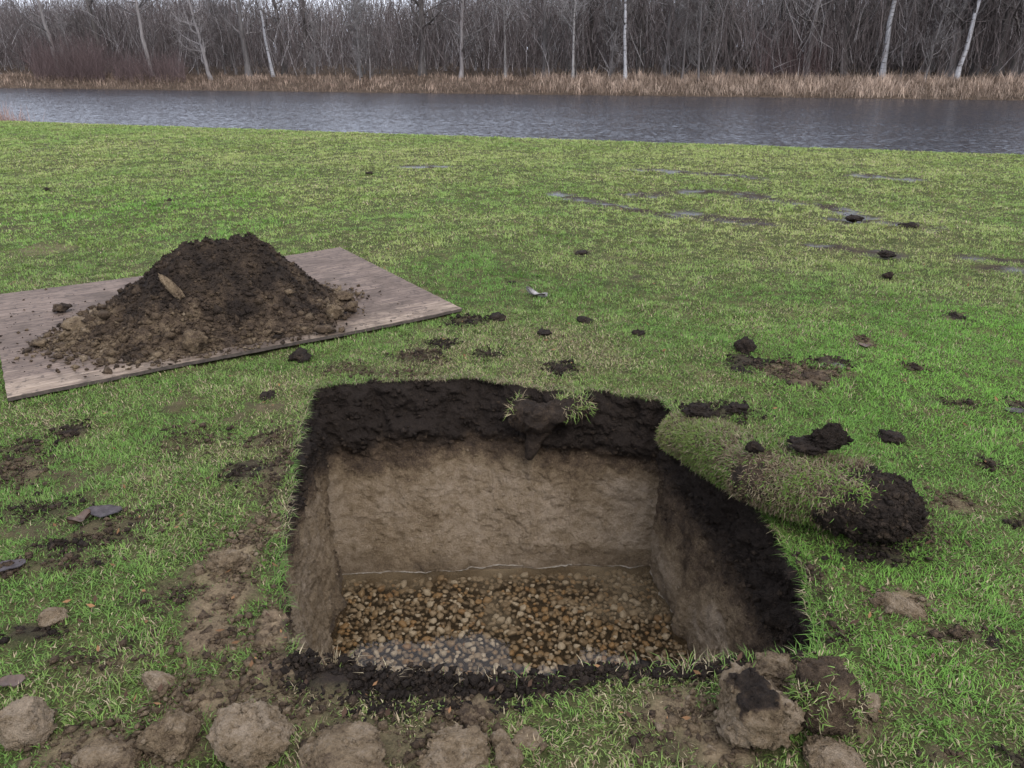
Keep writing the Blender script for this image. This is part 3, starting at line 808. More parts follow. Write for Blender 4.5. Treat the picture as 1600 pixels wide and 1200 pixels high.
# ------------------------------------------------------------------ clods
CLODS = []                                           # (x, y, r) footprints for the grass
def clod(px, py, w, h, soil, label, name='soil_clod', cat='clod', group=None, seed=0, sub=4, rough=1.0, zbase=0.0, aspect=1.0, yaw=0.0, sink=.86, cap=None, tilt=0.0, ang=None, elong=None, cuts=6):
    """an earth lump whose outline is about w x h photo pixels round (px, py)"""
    r = np.random.default_rng(1000 + seed)
    if soil < .5 and zbase == 0: soil -= .05
    c = U(px, py, zbase); k = dist(c) / FPX
    a = w * k / 2; hv = h * k / 2
    phi = math.atan2(CAM_H - c[2], c[1])
    ad = a * aspect
    b = math.sqrt(max((hv / math.cos(phi)) ** 2 - (ad * math.tan(phi)) ** 2, (a * .35) ** 2))
    b = min(b, a * 1.15)
    c = U(px, py, zbase + b * sink)
    V, F = ICO[sub]; V = V.copy()
    for _ in range(cuts):
        nrm = r.normal(size=3); nrm /= np.linalg.norm(nrm); dc = r.uniform(.62, .90)
        over = np.maximum(V @ nrm - dc, 0); V = V - over[:, None] * nrm * .97
    so = seed * 7.7
    V = V * (1 + rough * (.21 * fbm(V * 1.3 + so, 2, 81) + .09 * fbm(V * 4 + so, 3, 82)))[:, None]
    rid = 1 - np.abs(fbm(V * 3.2 + so + 9, 3, 83))
    V = V * (1 + rough * (.08 * (rid - .6) + .085 * fbm(V * 8 + so, 5, 84, .7) - .03 * (1 - np.abs(fbm(V * 6 + so, 3, 87)))))[:, None]
    V = V / np.array([np.abs(V[:, 0]).max(), np.abs(V[:, 1]).max(), np.abs(V[:, 2]).max()])
    V = V * [a, ad, b]
    if tilt: ct, st = math.cos(tilt), math.sin(tilt); V = np.stack([V[:, 0] * ct - V[:, 2] * st, V[:, 1], V[:, 0] * st + V[:, 2] * ct], 1)
    ct, st = math.cos(yaw), math.sin(yaw); V = np.stack([V[:, 0] * ct - V[:, 1] * st, V[:, 0] * st + V[:, 1] * ct, V[:, 2]], 1)
    ncr = {5: 420, 4: 160, 3: 40}[sub]; ci = r.integers(0, len(V), ncr)
    cS = a * (.018 + .07 * r.random(ncr) ** 3)
    cV, cF, _ = crumb_cloud(V[ci] * (1 - .2 * cS / a)[:, None], cS, np.zeros(ncr), 3000 + seed, flat=1.0)
    F = np.concatenate([F, cF + len(V)]); V = np.concatenate([V, cV])
    sa = soil + .16 * fbm(V / a * 2 + so, 3, 85)
    if cap is not None:
        cd = np.array(cap[:3]); cd = cd / np.linalg.norm(cd)
        sa = np.maximum(sa, .97 * sstep(cap[3], cap[3] + .2, (V / [a, ad, b]) @ cd + .15 * fbm(V / a * 3, 3, 86)))
    base = np.array([c[0], c[1], c[2] - b])
    me = mesh_np(name, V + [0, 0, b], F, {'soil': np.clip(sa, 0, 1), 'wet': np.full(len(V), .1)})
    o = link(name, me, M_EARTH, None, tuple(base))
    tag(o, label, cat, group)
    if zbase == 0: CLODS.append((c[0], c[1], max(a, ad) * .8))
    return o, c, a, b

# big clay lumps along the bottom of the picture
clod(36, 1131, 80, 78, .18, 'smooth rounded tan clay lump alone on grass, lower left edge of view', 'clay_lump', 'clay lump', 'clay lumps', 1, 5, .7, aspect=.9, yaw=.4)
clod(265, 1155, 92, 88, .36, 'brown angular clay lump just left of the largest tan lump', 'clay_lump', 'clay lump', 'clay lumps', 2, 5, 1.0)
clod(393, 1141, 130, 112, .22, 'largest tan clay lump in the lower left, craggy and rounded', 'clay_lump', 'clay lump', 'clay lumps', 3, 5, .8)
clod(168, 1192, 118, 78, .36, 'crumbly brown clay lump cut by the bottom edge, lower left', 'clay_lump', 'clay lump', 'clay lumps', 4, 5, 1.3)
clod(534, 1192, 152, 92, .33, 'wide brown clay lump cut by the bottom edge below the pit', 'clay_lump', 'clay lump', 'clay lumps', 5, 5, 1.0)
clod(712, 1178, 118, 74, .28, 'wide pale clay lump beside the trio of small lumps', 'clay_lump', 'clay lump', 'clay lumps', 6, 5, 1.1)
clod(781, 1160, 38, 38, .30, 'small clay lump wedged between wide pale lump and its neighbours', 'clay_lump', 'clay lump', 'clay lumps', 7, 4, .9)
clod(823, 1153, 54, 42, .30, 'small oval clay lump, rightmost of the trio under the pit', 'clay_lump', 'clay lump', 'clay lumps', 8, 4, .9)
clod(795, 1186, 46, 50, .32, 'small round clay lump, lowest of the trio under the pit', 'clay_lump', 'clay lump', 'clay lumps', 9, 4, .9)
clod(1186, 1110, 148, 134, .26, 'biggest tan clay lump with a black soil cap, right of pit front', 'clay_lump', 'clay lump', 'clay lumps', 10, 5, 1.0, cap=(-.42, -.25, .87, .66), tilt=-.35)
gc, gcc, gca, gcb = clod(1288, 1086, 112, 126, .58, 'grass covered clod leaning behind the biggest clay lump', 'turf_clod', 'clod', None, 11, 5, 1.0)
clod(1361, 1103, 36, 46, .26, 'small clay lump at the right of the grass covered clod', 'clay_lump', 'clay lump', 'clay lumps', 12, 4, .8)
clod(1298, 1184, 96, 66, .26, 'tan clay lump at the bottom edge below the grass covered clod', 'clay_lump', 'clay lump', 'clay lumps', 13, 5, 1.0)
clod(1213, 1046, 84, 48, .40, 'crumbly clay lump on pit rim behind the biggest clay lump', 'clay_lump', 'clay lump', 'clay lumps', 14, 5, 1.6)
clod(249, 1067, 64, 34, .20, 'flat tilted tan clay slab on grass above the brown lumps', 'clay_lump', 'clay lump', 'clay lumps', 15, 4, .8, aspect=.5, tilt=-.45)
clod(198, 1085, 32, 25, .24, 'small clay bit at the left tip of the tilted slab', 'clay_lump', 'clay lump', 'clay lumps', 16, 3, .9)
clod(84, 967, 48, 38, .28, 'lone round tan clay lump on grass at far left, mid foreground', 'clay_lump', 'clay lump', 'clay lumps', 17, 4, .8)
clod(358, 880, 66, 42, .32, 'twisted clay lump on grass beside the left edge of the pit', 'clay_lump', 'clay lump', 'clay lumps', 18, 5, 1.4, aspect=.7)
clod(341, 976, 32, 24, .34, 'small crumbly clay bit left of the pit, halfway along', 'clay_lump', 'clay lump', 'clay lumps', 19, 3, 1.2)
clod(325, 1012, 58, 36, .40, 'crumbly brown lump left of the pit above the largest tan lump', 'clay_lump', 'clay lump', 'clay lumps', 20, 4, 1.5)
clod(735, 1122, 52, 44, .52, 'crumbly half black lump between pit front and wide pale lump', 'clay_lump', 'clay lump', 'clay lumps', 21, 4, 1.6)
clod(1406, 952, 88, 40, .24, 'long flat clay slab sunk in grass right of the pit', 'clay_lump', 'clay lump', 'clay lumps', 22, 4, .9, aspect=.38, yaw=-.75, sink=.4)
clod(1456, 990, 34, 18, .36, 'thin clay sliver at the lower tip of the long flat slab', 'clay_lump', 'clay lump', 'clay lumps', 23, 3, .9, aspect=.5, yaw=-.5, sink=.5)
# dark topsoil clods on the lawn
DK = [(1547, 1006, 42, 31, 'lone black soil clod in grass, far right beside the long clay slab'), (1390, 686, 42, 28, 'dark oval clod on grass just right of the turf roll'),
      (1164, 545, 38, 36, 'upper of two black clods close together beyond the turf roll'), (1154, 580, 36, 25, 'lower of two black clods close together beyond the turf roll'),
      (997, 523, 28, 19, 'rightmost of four small dark clods beyond the pit'), (914, 502, 25, 17, 'highest right small dark clod beyond the pit, second of four from right'),
      (850, 521, 27, 19, 'small dark clod beyond the pit, third of four from right'), (777, 497, 35, 21, 'largest of four dark clods beyond the pit, nearest the plywood'),
      (877, 580, 28, 18, 'crumbled dark clod in grass just behind the pit edge'), (691, 541, 24, 13, 'flat dark clod in grass right of the plywood front edge'),
      (470, 558, 40, 25, 'dark wedge-shaped clod in grass in front of the plywood'), (420, 618, 34, 19, 'dark clod in grass between plywood and pit corner'),
      (112, 677, 30, 17, 'small dark clod alone in grass, left, below the plywood'), (1268, 592, 66, 24, 'flat muddy brown clod on grass beyond the turf roll'),
      (1541, 733, 30, 18, 'flat dark clod in grass at right, level with the turf roll'), (1490, 499, 18, 10, 'tiny dark clod alone on bright green grass at right'),
      (908, 395, 24, 10, 'small flat dark clod alone on the middle of the lawn'), (1335, 341, 32, 15, 'torn mud clod at the end of the long muddy rut'),
      (1419, 353, 34, 11, 'flat mud clod right of the muddy ruts'), (1386, 397, 28, 15, 'grey mud clod below the muddy ruts, right'),
      (1388, 431, 18, 14, 'small dark mud clod directly below the grey mud clod'), (800, 443, 18, 9, 'small dark clod on lawn above the pale bark strip'),
      (264, 314, 11, 9, 'tiny dark clod on far lawn above the soil heap'), (577, 270, 13, 7, 'tiny dark clod on far lawn near the river, left of centre'), (72, 296, 11, 7, 'tiny dark clod on far lawn at the left')]
for i, (x, y, w, h, lab) in enumerate(DK):
    clod(x, y, w, h, .93 if i != 13 else .62, lab, 'soil_clod', 'clod', 'dark soil clods on the lawn', 40 + i, 4 if w > 25 else 3, 1.5, sink=.62)
# clods lying on the heap and its board
clod(62, 536, 34, 15, .45, 'small brown clod lying alone on the left of the plywood', 'soil_clod', 'clod', 'clods on the plywood', 70, 3, 1.0, zbase=PTOP)
clod(95, 481, 30, 17, .70, 'dark crumbly clod on plywood at the left of the heap', 'soil_clod', 'clod', 'clods on the plywood', 71, 3, 1.5, zbase=PTOP)
clod(118, 508, 42, 28, .34, 'leftmost tan clay clod at the foot of the heap', 'clay_lump', 'clay lump', 'clods on the plywood', 72, 4, .9, zbase=PTOP, yaw=.6)
clod(150, 515, 52, 24, .40, 'long tan clay clod, second from left at the heap foot', 'clay_lump', 'clay lump', 'clods on the plywood', 73, 4, .9, zbase=PTOP, aspect=.5, yaw=.6)
clod(306, 533, 42, 36, .46, 'round brown clod at the front foot of the heap', 'soil_clod', 'clod', 'clods on the plywood', 74, 4, 1.2, zbase=PTOP)
clod(524, 487, 30, 25, .36, 'tan clay clod at the right foot of the heap', 'clay_lump', 'clay lump', 'clods on the plywood', 75, 4, 1.0, zbase=PTOP)
clod(549, 479, 26, 20, .50, 'brown clod right of the tan clod at heap foot', 'soil_clod', 'clod', 'clods on the plywood', 76, 3, 1.2, zbase=PTOP)
clod(536, 462, 34, 20, .48, 'brown clod above the tan clod, right side of heap', 'soil_clod', 'clod', 'clods on the plywood', 77, 3, 1.2, zbase=PTOP)
clod(507, 514, 36, 10, .62, 'flat dark sliver on plywood in front of the heap, right', 'soil_clod', 'clod', 'clods on the plywood', 78, 3, .9, zbase=PTOP, aspect=.5)
# the pale stick-shaped clay piece on the face of the heap
def stick_clod():
    def on_heap(px, py):
        for Y in np.linspace(hf[1] - .05, peakY + .4, 300):
            p = peak_height(px, py, Y)
            h_, _ = heap_h(np.array([p[0]]), np.array([p[1]]))
            if p[2] <= PTOP + h_[0]: return p
        return p
    p0, p1 = on_heap(252, 432), on_heap(285, 465)
    mid = (p0 + p1) / 2; ax = p1 - p0; Ln = np.linalg.norm(ax); ax /= Ln
    V, F = ICO[4]; V = V.copy()
    nrm = np.array([-.3, -.75, .6]); nrm -= ax * (nrm @ ax); nrm /= np.linalg.norm(nrm); bt = np.cross(ax, nrm)
    V = np.column_stack([np.sign(V[:, 0]) * np.abs(V[:, 0]) ** .55, V[:, 1:]]) * .93
    V = V * (1 + .26 * fbm(V * 1.6 + 4, 3, 91) + .08 * fbm(V * 6, 3, 92))[:, None]
    w_ = V[:, :1] * (Ln * .56) * ax + V[:, 1:2] * .030 * bt + V[:, 2:] * .026 * nrm
    o = link('clay_lump', mesh_np('clay_lump', w_, F, {'soil': np.clip(.40 + .2 * fbm(V * 3, 3, 93), 0, 1), 'wet': np.zeros(len(V))}), M_EARTH, None, tuple(mid + nrm * .012))
    tag(o, 'long pale stick-shaped clay piece lying on the face of the heap', 'clay lump', 'clods on the plywood')
stick_clod()

# ------------------------------------------------------------------ grass tints
G1 = np.array([0.135, 0.25, 0.045]); G2 = np.array([0.31, 0.35, 0.11]); G3 = np.array([0.062, 0.135, 0.032]); ST = np.array([0.50, 0.42, 0.26]); BR = np.array([0.13, 0.085, 0.05])
_gt = [(1480, 600, 260, 120, 0, 1.0), (1560, 520, 120, 60, 0, 1.0), (1250, 370, 260, 60, 1, .9), (1000, 245, 700, 18, 1, .7), (900, 430, 200, 40, 1, .35), (620, 400, 80, 40, 1, .6), (250, 330, 300, 40, 0, .4), (1450, 900, 200, 150, 0, .6), (150, 560, 120, 90, 0, .3), (1450, 1050, 160, 120, 0, .6)]
_gw = []
for px, py, rx, ry, kd, st in _gt:
    c = U(px, py); _gw.append((c[0], c[1], rx * dist(c) / FPX, (U(px, py - ry)[1] - U(px, py + ry)[1]) / 2, kd, st))
def grass_tint(x, y, r, straw=.20):
    n = len(x)
    a = fbm2(x, y, .55, 3, 101); b = fbm2(x, y, 2.6, 3, 102); c_ = fbm2(x, y, 8, 2, 103)
    yel = .30 + .34 * a + .26 * b + .12 * c_ + .38 * sstep(4, 11, y)
    lush = np.zeros(n)
    for cx, cy, rx, ry, kd, st in _gw:
        q = st * np.exp(-(((x - cx) / rx) ** 2 + ((y - cy) / ry) ** 2))
        if kd: yel = yel + .55 * q
        else: yel = yel - .6 * q; lush = np.maximum(lush, q)
    yel = np.clip(yel + r.normal(0, .10, n), 0, 1)[:, None]
    col = G1 * (1 - yel) + G2 * yel
    dk = (np.clip(r.normal(.25, .3, n), 0, 1) * (1 - .6 * sstep(3, 9, y)))[:, None]
    col = col * (1 - dk * .6) + G3 * dk * .6
    col = col * (1 + .45 * lush[:, None] * np.array([.75, 1.0, .35]))
    isst = r.random(n) < straw * (1 - .65 * sstep(2.8, 7, y)) * (1 + 1.2 * np.clip(a + b, -.6, 1.2)) * (1 - .75 * lush)
    mixs = r.random((n, 1)); sc = ST * mixs + BR * (1 - mixs)
    col = np.where(isst[:, None], sc, col)
    va = (.30 - .20 * sstep(3, 8, y))[:, None]
    return col * (1 + va * r.uniform(-1, 1, (n, 1)))

# ------------------------------------------------------------------ lawn grass
r_ = np.random.default_rng(200)
def dens(y): return np.interp(y, [1.2, 3, 5, 8, 12, 24], [17000, 14500, 8200, 4600, 2700, 1500])
YT = np.linspace(1.15, 26, 400); wgt = dens(YT) * (1.46 * YT + .8); cdf = np.r_[0, np.cumsum((wgt[1:] + wgt[:-1]) / 2 * np.diff(YT))]
NB = int(cdf[-1])
NT = NB // 5                                                       # blades grow in small tufts
yy = np.interp(r_.random(NT) * cdf[-1], cdf, YT); xx = r_.uniform(-1, 1, NT) * (.73 * yy + .4)
yy = np.repeat(yy, 5); xx = np.repeat(xx, 5); _sg = .006 + .0014 * yy
yy = yy + r_.normal(0, 1, len(yy)) * _sg; xx = xx + r_.normal(0, 1, len(xx)) * _sg
e = line_sd(LE0, LE1, xx, yy)
k = e < .5; xx, yy = xx[k], yy[k]
nearm = yy < 4.6
ins = np.zeros(len(xx), bool); ins[nearm] = inside(CON[::2], xx[nearm], yy[nearm])
pk = (yy < 7.5) & (xx < 0)
inp = np.zeros(len(xx), bool); inp[pk] = inside(ply_poly, xx[pk], yy[pk])
k = ~(ins | inp); xx, yy = xx[k], yy[k]
dirt, soil, wet = masks(xx, yy)
den = .72 + .38 * fbm2(xx, yy, 6, 3, 201)
k = r_.random(len(xx)) < np.clip(den, .2, 1) * (1 - np.where(wet > .2, .82, .72) * np.clip(dirt, 0, 1) ** 1.4)
for cx, cy, cr in CLODS: k &= ~((xx - cx) ** 2 + (yy - cy) ** 2 < (cr * .8) ** 2)
xx, yy, dirt = xx[k], yy[k], dirt[k]
zz = hz(xx, yy)
n = len(xx)
Lb = r_.uniform(.014, .039, n) * (1 + .35 * fbm2(xx, yy, 3, 2, 202)) * (1 - .35 * dirt) * np.interp(yy, [2, 8, 20], [.92, 1, 1.15])
Wb = np.maximum(.0023, np.interp(yy, [3, 8], [.00060, .00082]) * yy) * r_.uniform(.7, 1.5, n)
lean = np.clip(r_.normal(1.05, .36, n), .05, 1.5)
az = r_.uniform(0, 6.283, n)
wind = fbm2(xx, yy, 5, 2, 203); az = np.where(r_.random(n) < .55, wind * 5 + r_.normal(0, .6, n), az)
col = grass_tint(xx, yy, r_)
col = col * (1 - .25 * dirt[:, None]) + np.array([.08, .06, .04]) * .25 * dirt[:, None]
P = np.stack([xx, yy, zz - .002], 1)
Nr = np.tile(np.array([0, 0, 1.0]), (n, 1))
fr = yy < 6.5
V1, F1 = blades(P[fr], Nr[fr], Lb[fr], Wb[fr], lean[fr], az[fr]); c1 = np.repeat(col[fr], 5, 0)
# beyond a few metres one triangle per blade is enough
q = ~fr
D = np.stack([np.cos(az[q]), np.sin(az[q]), 0 * az[q]], 1); Sd = np.stack([-np.sin(az[q]), np.cos(az[q]), 0 * az[q]], 1) * (Wb[q] * .75)[:, None]
tip = P[q] + (Lb[q] * np.cos(lean[q]))[:, None] * np.array([0, 0, 1.0]) + (Lb[q] * np.sin(lean[q]))[:, None] * D
V2 = np.stack([P[q] - Sd, P[q] + Sd, tip], 1).reshape(-1, 3); F2 = np.arange(len(V2)).reshape(-1, 3); c2 = np.repeat(col[q], 3, 0)
# low moss-like under-layer close to the pit
NM = 170000
ym = 1.2 + 3.6 * r_.random(NM) ** .75; xm = r_.uniform(-1, 1, NM) * (.73 * ym + .3)
dm, _, wm = masks(xm, ym)
km = ~inside(CON[::2], xm, ym) & ~inside(ply_poly, xm, ym) & (r_.random(NM) < 1 - .85 * dm)
xm, ym = xm[km], ym[km]; NM = len(xm); am = r_.uniform(0, 6.283, NM); lm = r_.uniform(.008, .02, NM); wm = r_.uniform(.003, .006, NM)
Pm = np.stack([xm, ym, hz(xm, ym)], 1); Dm = np.stack([np.cos(am), np.sin(am), r_.uniform(.25, .9, NM)], 1); Sm = np.stack([-np.sin(am), np.cos(am), 0 * am], 1) * (wm / 2)[:, None]
V3 = np.stack([Pm - Sm, Pm + Sm, Pm + Dm * lm[:, None]], 1).reshape(-1, 3); F3 = np.arange(len(V3)).reshape(-1, 3)
c3 = np.repeat(grass_tint(xm, ym, r_, .35) * np.array([.9, .85, .85]), 3, 0)
V2 = np.concatenate([V2, V3]); F2 = np.concatenate([F2, F3 + len(c2)]); c2 = np.concatenate([c2, c3])
# fringe hanging over the pit rim
tt = r_.integers(0, nP, 12000); sid = side_id[tt]
kp = r_.random(12000) < np.choose(sid, [.75, .90, .22, .45]) * np.clip(.6 + .7 * fbm2(CON[tt, 0], CON[tt, 1], 5, 2, 204), 0, 1)
tt = tt[kp]; nf_ = len(tt)
off_ = np.abs(r_.normal(0, .018, nf_)) - .002
Pf = np.column_stack([CON[tt] + OUT[tt] * off_[:, None] + r_.normal(0, .004, (nf_, 2)), CONZ[tt] - .004])
inward = -OUT[tt]
azf = np.arctan2(inward[:, 1], inward[:, 0]) + r_.normal(0, .8, nf_)
# blades() measures azimuth in its own frame: x-axis (0,-?..) so convert by building with up normals
Vf, Ff = blades(Pf, np.tile([0, 0, 1.0], (nf_, 1)), r_.uniform(.02, .07, nf_), np.full(nf_, .0026) * r_.uniform(.7, 1.4, nf_), np.clip(r_.normal(1.2, .35, nf_), .3, 1.5), azf + np.pi / 2)
cf = np.repeat(grass_tint(Pf[:, 0], Pf[:, 1], r_, .45) * .85, 5, 0)
allV = np.concatenate([V1, V2, Vf]); allF = np.concatenate([F1, F2 + len(V1), Ff + len(V1) + len(V2)]); allc = np.concatenate([c1, c2, cf])
go = link('grass', mesh_np('grass', allV, allF, None, allc), M_GRASS)
tag(go, 'short wet winter lawn grass around the pit', 'grass', kind='stuff')
print('grass blades', n, 'tris', len(allF))

# ------------------------------------------------------------------ crumbs of soil on the lawn
def patch_crumbs(n, sel_soil, seed, smin, smax):
    r = np.random.default_rng(seed); Ps = []; Ss = []; So = []
    cand = [p for p in _pw if p[1] < 4.6]
    ar = np.array([p[2] * p[3] * p[5] for p in cand]); ar /= ar.sum()
    ch = r.choice(len(cand), n, p=ar)
    for i in ch:
        cx, cy, rx, ry, so, st = cand[i]
        q = r.normal(0, .55, 2); Ps.append((cx + q[0] * rx, cy + q[1] * ry)); Ss.append(smin + (smax - smin) * r.random() ** 3); So.append(so)
    Ps = np.array(Ps); Ss = np.array(Ss); So = np.array(So)
    k = ~inside(CON, Ps[:, 0], Ps[:, 1]) & ~inside(ply_poly, Ps[:, 0], Ps[:, 1])
    Ps, Ss, So = Ps[k], Ss[k], So[k]
    z = hz(Ps[:, 0], Ps[:, 1]) + Ss * .5 + .004
    return np.column_stack([Ps, z]), Ss, So
P, S, So = patch_crumbs(10000, None, 210, .0025, .013)
P2, S2, So2 = patch_crumbs(16000, None, 215, .0016, .0055)
P = np.concatenate([P, P2]); S = np.concatenate([S, S2]); So = np.concatenate([So, So2])
V, F, A = crumb_cloud(P, S, So, 211)
tag(link('soil_crumbs', mesh_np('soil_crumbs', V, F, A, smooth=False), M_EARTH), 'loose soil crumbs trodden into the grass round the pit', 'soil', kind='stuff')
# black spill heaped along the front rim
r_ = np.random.default_rng(212)
n = 5200; t = r_.random(n); ix = (np.where(side_id == 2)[0])[(t * (NSIDE[2] - 1)).astype(int)]
pxl = t
kp = r_.random(n) < np.interp(t, [0, .12, .35, .5, .62, 1], [.15, .4, .35, .3, 1, 1])
ix = ix[kp]; n = len(ix); t = t[kp]
o_ = np.abs(r_.normal(0, 1, n)) * np.interp(t, [0, .3, .55, .7, 1], [.02, .02, .03, .06, .055])
q = CON[ix] + OUT[ix] * o_[:, None] + r_.normal(0, .01, (n, 2)); S = .003 + .010 * r_.random(n) ** 2.5
P = np.column_stack([q, hz(q[:, 0], q[:, 1]) + S * .3 + .030 * np.exp(-(o_ / .05) ** 2) * r_.random(n) * np.interp(t, [0, .5, .65, 1], [.3, .4, 1, .9])])
V, F, A = crumb_cloud(P, S, np.full(n, .93), 213)
tag(link('spilled_topsoil', mesh_np('spilled_topsoil', V, F, A, smooth=False), M_EARTH), 'black crumbly topsoil spilled along the front rim of the pit', 'soil', kind='stuff')

# ------------------------------------------------------------------ turf roll over the right rim
def lumpy_tube(ctrl, rad, nu, nv, seed, flat=.85, namp=.10, cap0=.5, cap1=.55):
    """closed rounded tube along ctrl; returns verts, faces, u, v, normals"""
    ctrl = np.asarray(ctrl, float); sl = np.r_[0, np.cumsum(np.linalg.norm(np.diff(ctrl, axis=0), axis=1))]
    u = np.linspace(0, 1, nu)
    L_ = sl[-1]
    cpos = np.stack([np.interp(u * L_, sl, ctrl[:, k]) for k in range(3)], 1)
    for _ in range(6): cpos[1:-1] = (cpos[:-2] + 2 * cpos[1:-1] + cpos[2:]) / 4
    rr = np.interp(u, np.linspace(0, 1, len(rad)), rad)
    c0 = cap0 * rad[0] / L_; c1 = cap1 * rad[-1] / L_
    prof = np.sqrt(np.clip(1 - np.clip((c0 - u) / c0, 0, 1) ** 2, 0, 1)) * np.sqrt(np.clip(1 - np.clip((u - 1 + c1) / c1, 0, 1) ** 2, 0, 1))
    ax = np.gradient(cpos, axis=0); ax /= np.linalg.norm(ax, axis=1, keepdims=True)
    sd_ = np.cross(ax, [0, 0, 1.0]); sd_ /= np.linalg.norm(sd_, axis=1, keepdims=True); up = np.cross(sd_, ax)
    v = np.arange(nv) * 2 * np.pi / nv
    R = (rr * np.maximum(prof, .02))[:, None]
    dirs = np.cos(v)[None, :, None] * sd_[:, None, :] + flat * np.sin(v)[None, :, None] * up[:, None, :]
    Pp = cpos[:, None, :] + R[:, :, None] * dirs
    nz_ = fbm(Pp.reshape(-1, 3) * 6 + seed, 3, 221).reshape(nu, nv) * namp + fbm(Pp.reshape(-1, 3) * 22 + seed, 3, 222).reshape(nu, nv) * namp * .4
    Pp = cpos[:, None, :] + (R * (1 + nz_))[:, :, None] * dirs
    ii = np.arange(nu * nv).reshape(nu, nv); a_ = ii[:-1]; b_ = ii[1:]
    F = np.stack([a_, np.roll(a_, -1, 1), np.roll(b_, -1, 1), b_], -1).reshape(-1, 4)
    nr = dirs / np.linalg.norm(dirs, axis=2, keepdims=True)
    capn = (np.clip((u - 1 + c1) / c1, 0, 1) ** 2)[:, None, None] * ax[:, None, :]
    nr = nr + capn * 1.5; nr /= np.linalg.norm(nr, axis=2, keepdims=True)
    return Pp.reshape(-1, 3), F, np.repeat(u, nv), np.tile(v, nu), nr.reshape(-1, 3)

ra0, ra1 = .115, .165
q0 = U(1052, 668, ra0 * .75); q1 = U(1195, 738, .13); q2 = U(1412, 806, .105)
ctrl = [q0, q0 * .45 + q1 * .55 + [0, 0, 0], q1, q1 * .4 + q2 * .6 + [0, 0, .01], q2 + (q2 - q1) * .12]
V, F, tu, tv, tn = lumpy_tube(ctrl, [.11, .125, .145, .16, .16], 160, 120, 3.3, .70, .09, .5, 1.0)
V = V + tn * ((.012 * fbm(V * 24, 5, 234, .68) - .010 * (1 - np.abs(fbm(V * 12, 3, 235)))) * sstep(.6, .8, tu))[:, None]
bare = sstep(.66, .80, tu + .09 * fbm(V * 9, 3, 231) - .10 * np.clip(np.sin(tv), -1, 1) * (np.sin(tv) > .2))
bare = np.maximum(bare, .85 * sstep(.62, .85, fbm(V * 7 + 5, 3, 232) + .25 * (tu > .45)))
tbase = (float(q1[0]), float(q1[1]), 0.0)
troot = bpy.data.objects.new('turf_roll', None); C.objects.link(troot); troot.location = tbase
tag(troot, 'rolled-back flap of turf with a black earth end on the right pit rim', 'turf roll')
link('turf_body', mesh_np('turf_body', V - tbase, F, {'soil': np.clip(.62 + .28 * bare + .08 * fbm(V * 8, 3, 239), 0, 1), 'wet': np.full(len(V), .1)}), M_EARTH, troot)
r_ = np.random.default_rng(237); ei = np.where((tu > .62) & (bare > .5))[0]; qi = r_.choice(ei, 1500); S = .003 + .011 * r_.random(1500) ** 2.5
cV, cF, cA = crumb_cloud(V[qi] - tbase, S, np.full(1500, .90), 238, flat=1.0)
tag(link('soil_crumbs', mesh_np('soil_crumbs', cV, cF, cA, smooth=False), M_EARTH, troot), kind='stuff')
r_ = np.random.default_rng(233)
n = 42000
qi = r_.integers(0, len(V), n); keep = (r_.random(n) < (1 - bare[qi]) ** 1.5) & (np.sin(tv[qi]) > -.75)
qi = qi[keep]; n = len(qi)
Pb = V[qi] + r_.normal(0, .003, (n, 3)); Nb = tn[qi]
# grass on the roll lies along the surface, pulled downwards
dn = np.array([0, 0, -1.0]) - Nb * (Nb @ np.array([0, 0, -1.0]))[:, None]
Nn = Nb + dn * .35 + r_.normal(0, .25, (n, 3)); Nn /= np.linalg.norm(Nn, axis=1, keepdims=True)
Vb, Fb = blades(Pb - tbase, Nn, r_.uniform(.012, .032, n), np.full(n, .0026) * r_.uniform(.7, 1.4, n), np.clip(r_.normal(1.2, .35, n), 0, 1.5), r_.uniform(0, 6.28, n))
cc = grass_tint(Pb[:, 0], Pb[:, 1], r_, .0); st_ = r_.random((n, 1)); k = r_.random(n) < np.clip(.42 + .5 * fbm(Pb * 9, 3, 236), .08, .85)
cc = np.where(k[:, None], (ST * .62 * st_ + BR * (1 - st_)), cc * np.array([.95, .85, .9]))
tag(link('turf_grass', mesh_np('turf_grass', Vb, Fb, None, np.repeat(cc, 5, 0)), M_GRASS, troot), kind='stuff')
def zroll(px, py):
    """height of the roll surface seen at a pixel"""
    best = 0.0; bt = 1e9
    for z in np.linspace(0, .34, 69):
        p = U(px, py, z); d_ = np.min(np.linalg.norm(V - p, axis=1))
        if d_ < .02: best = z
    return best
V_roll = V
clod(1262, 698, 60, 34, .97, 'big black crumbly clod sitting on top of the turf roll', 'soil_clod', 'clod', 'black clods on the turf roll', 90, 4, 2.0, zbase=zroll(1262, 706) - .01)
clod(1290, 688, 84, 56, .98, 'ragged black lump, tallest piece on the turf roll', 'soil_clod', 'clod', 'black clods on the turf roll', 91, 5, 2.2, aspect=.55, zbase=zroll(1290, 704) - .01)
clod(1178, 698, 30, 24, .93, 'small black clod on the turf roll, left of the tall lump', 'soil_clod', 'clod', 'black clods on the turf roll', 92, 4, 1.8, zbase=zroll(1178, 702) - .005)
clod(1090, 640, 54, 22, .95, 'black crumbled clod at the far end of the turf roll', 'soil_clod', 'clod', 'black clods on the turf roll', 93, 4, 2.0, zbase=max(zroll(1090, 643) - .01, 0))
clod(1150, 636, 46, 15, .95, 'flat black clod on grass behind the far end of turf roll', 'soil_clod', 'clod', 'black clods on the turf roll', 94, 4, 2.0)

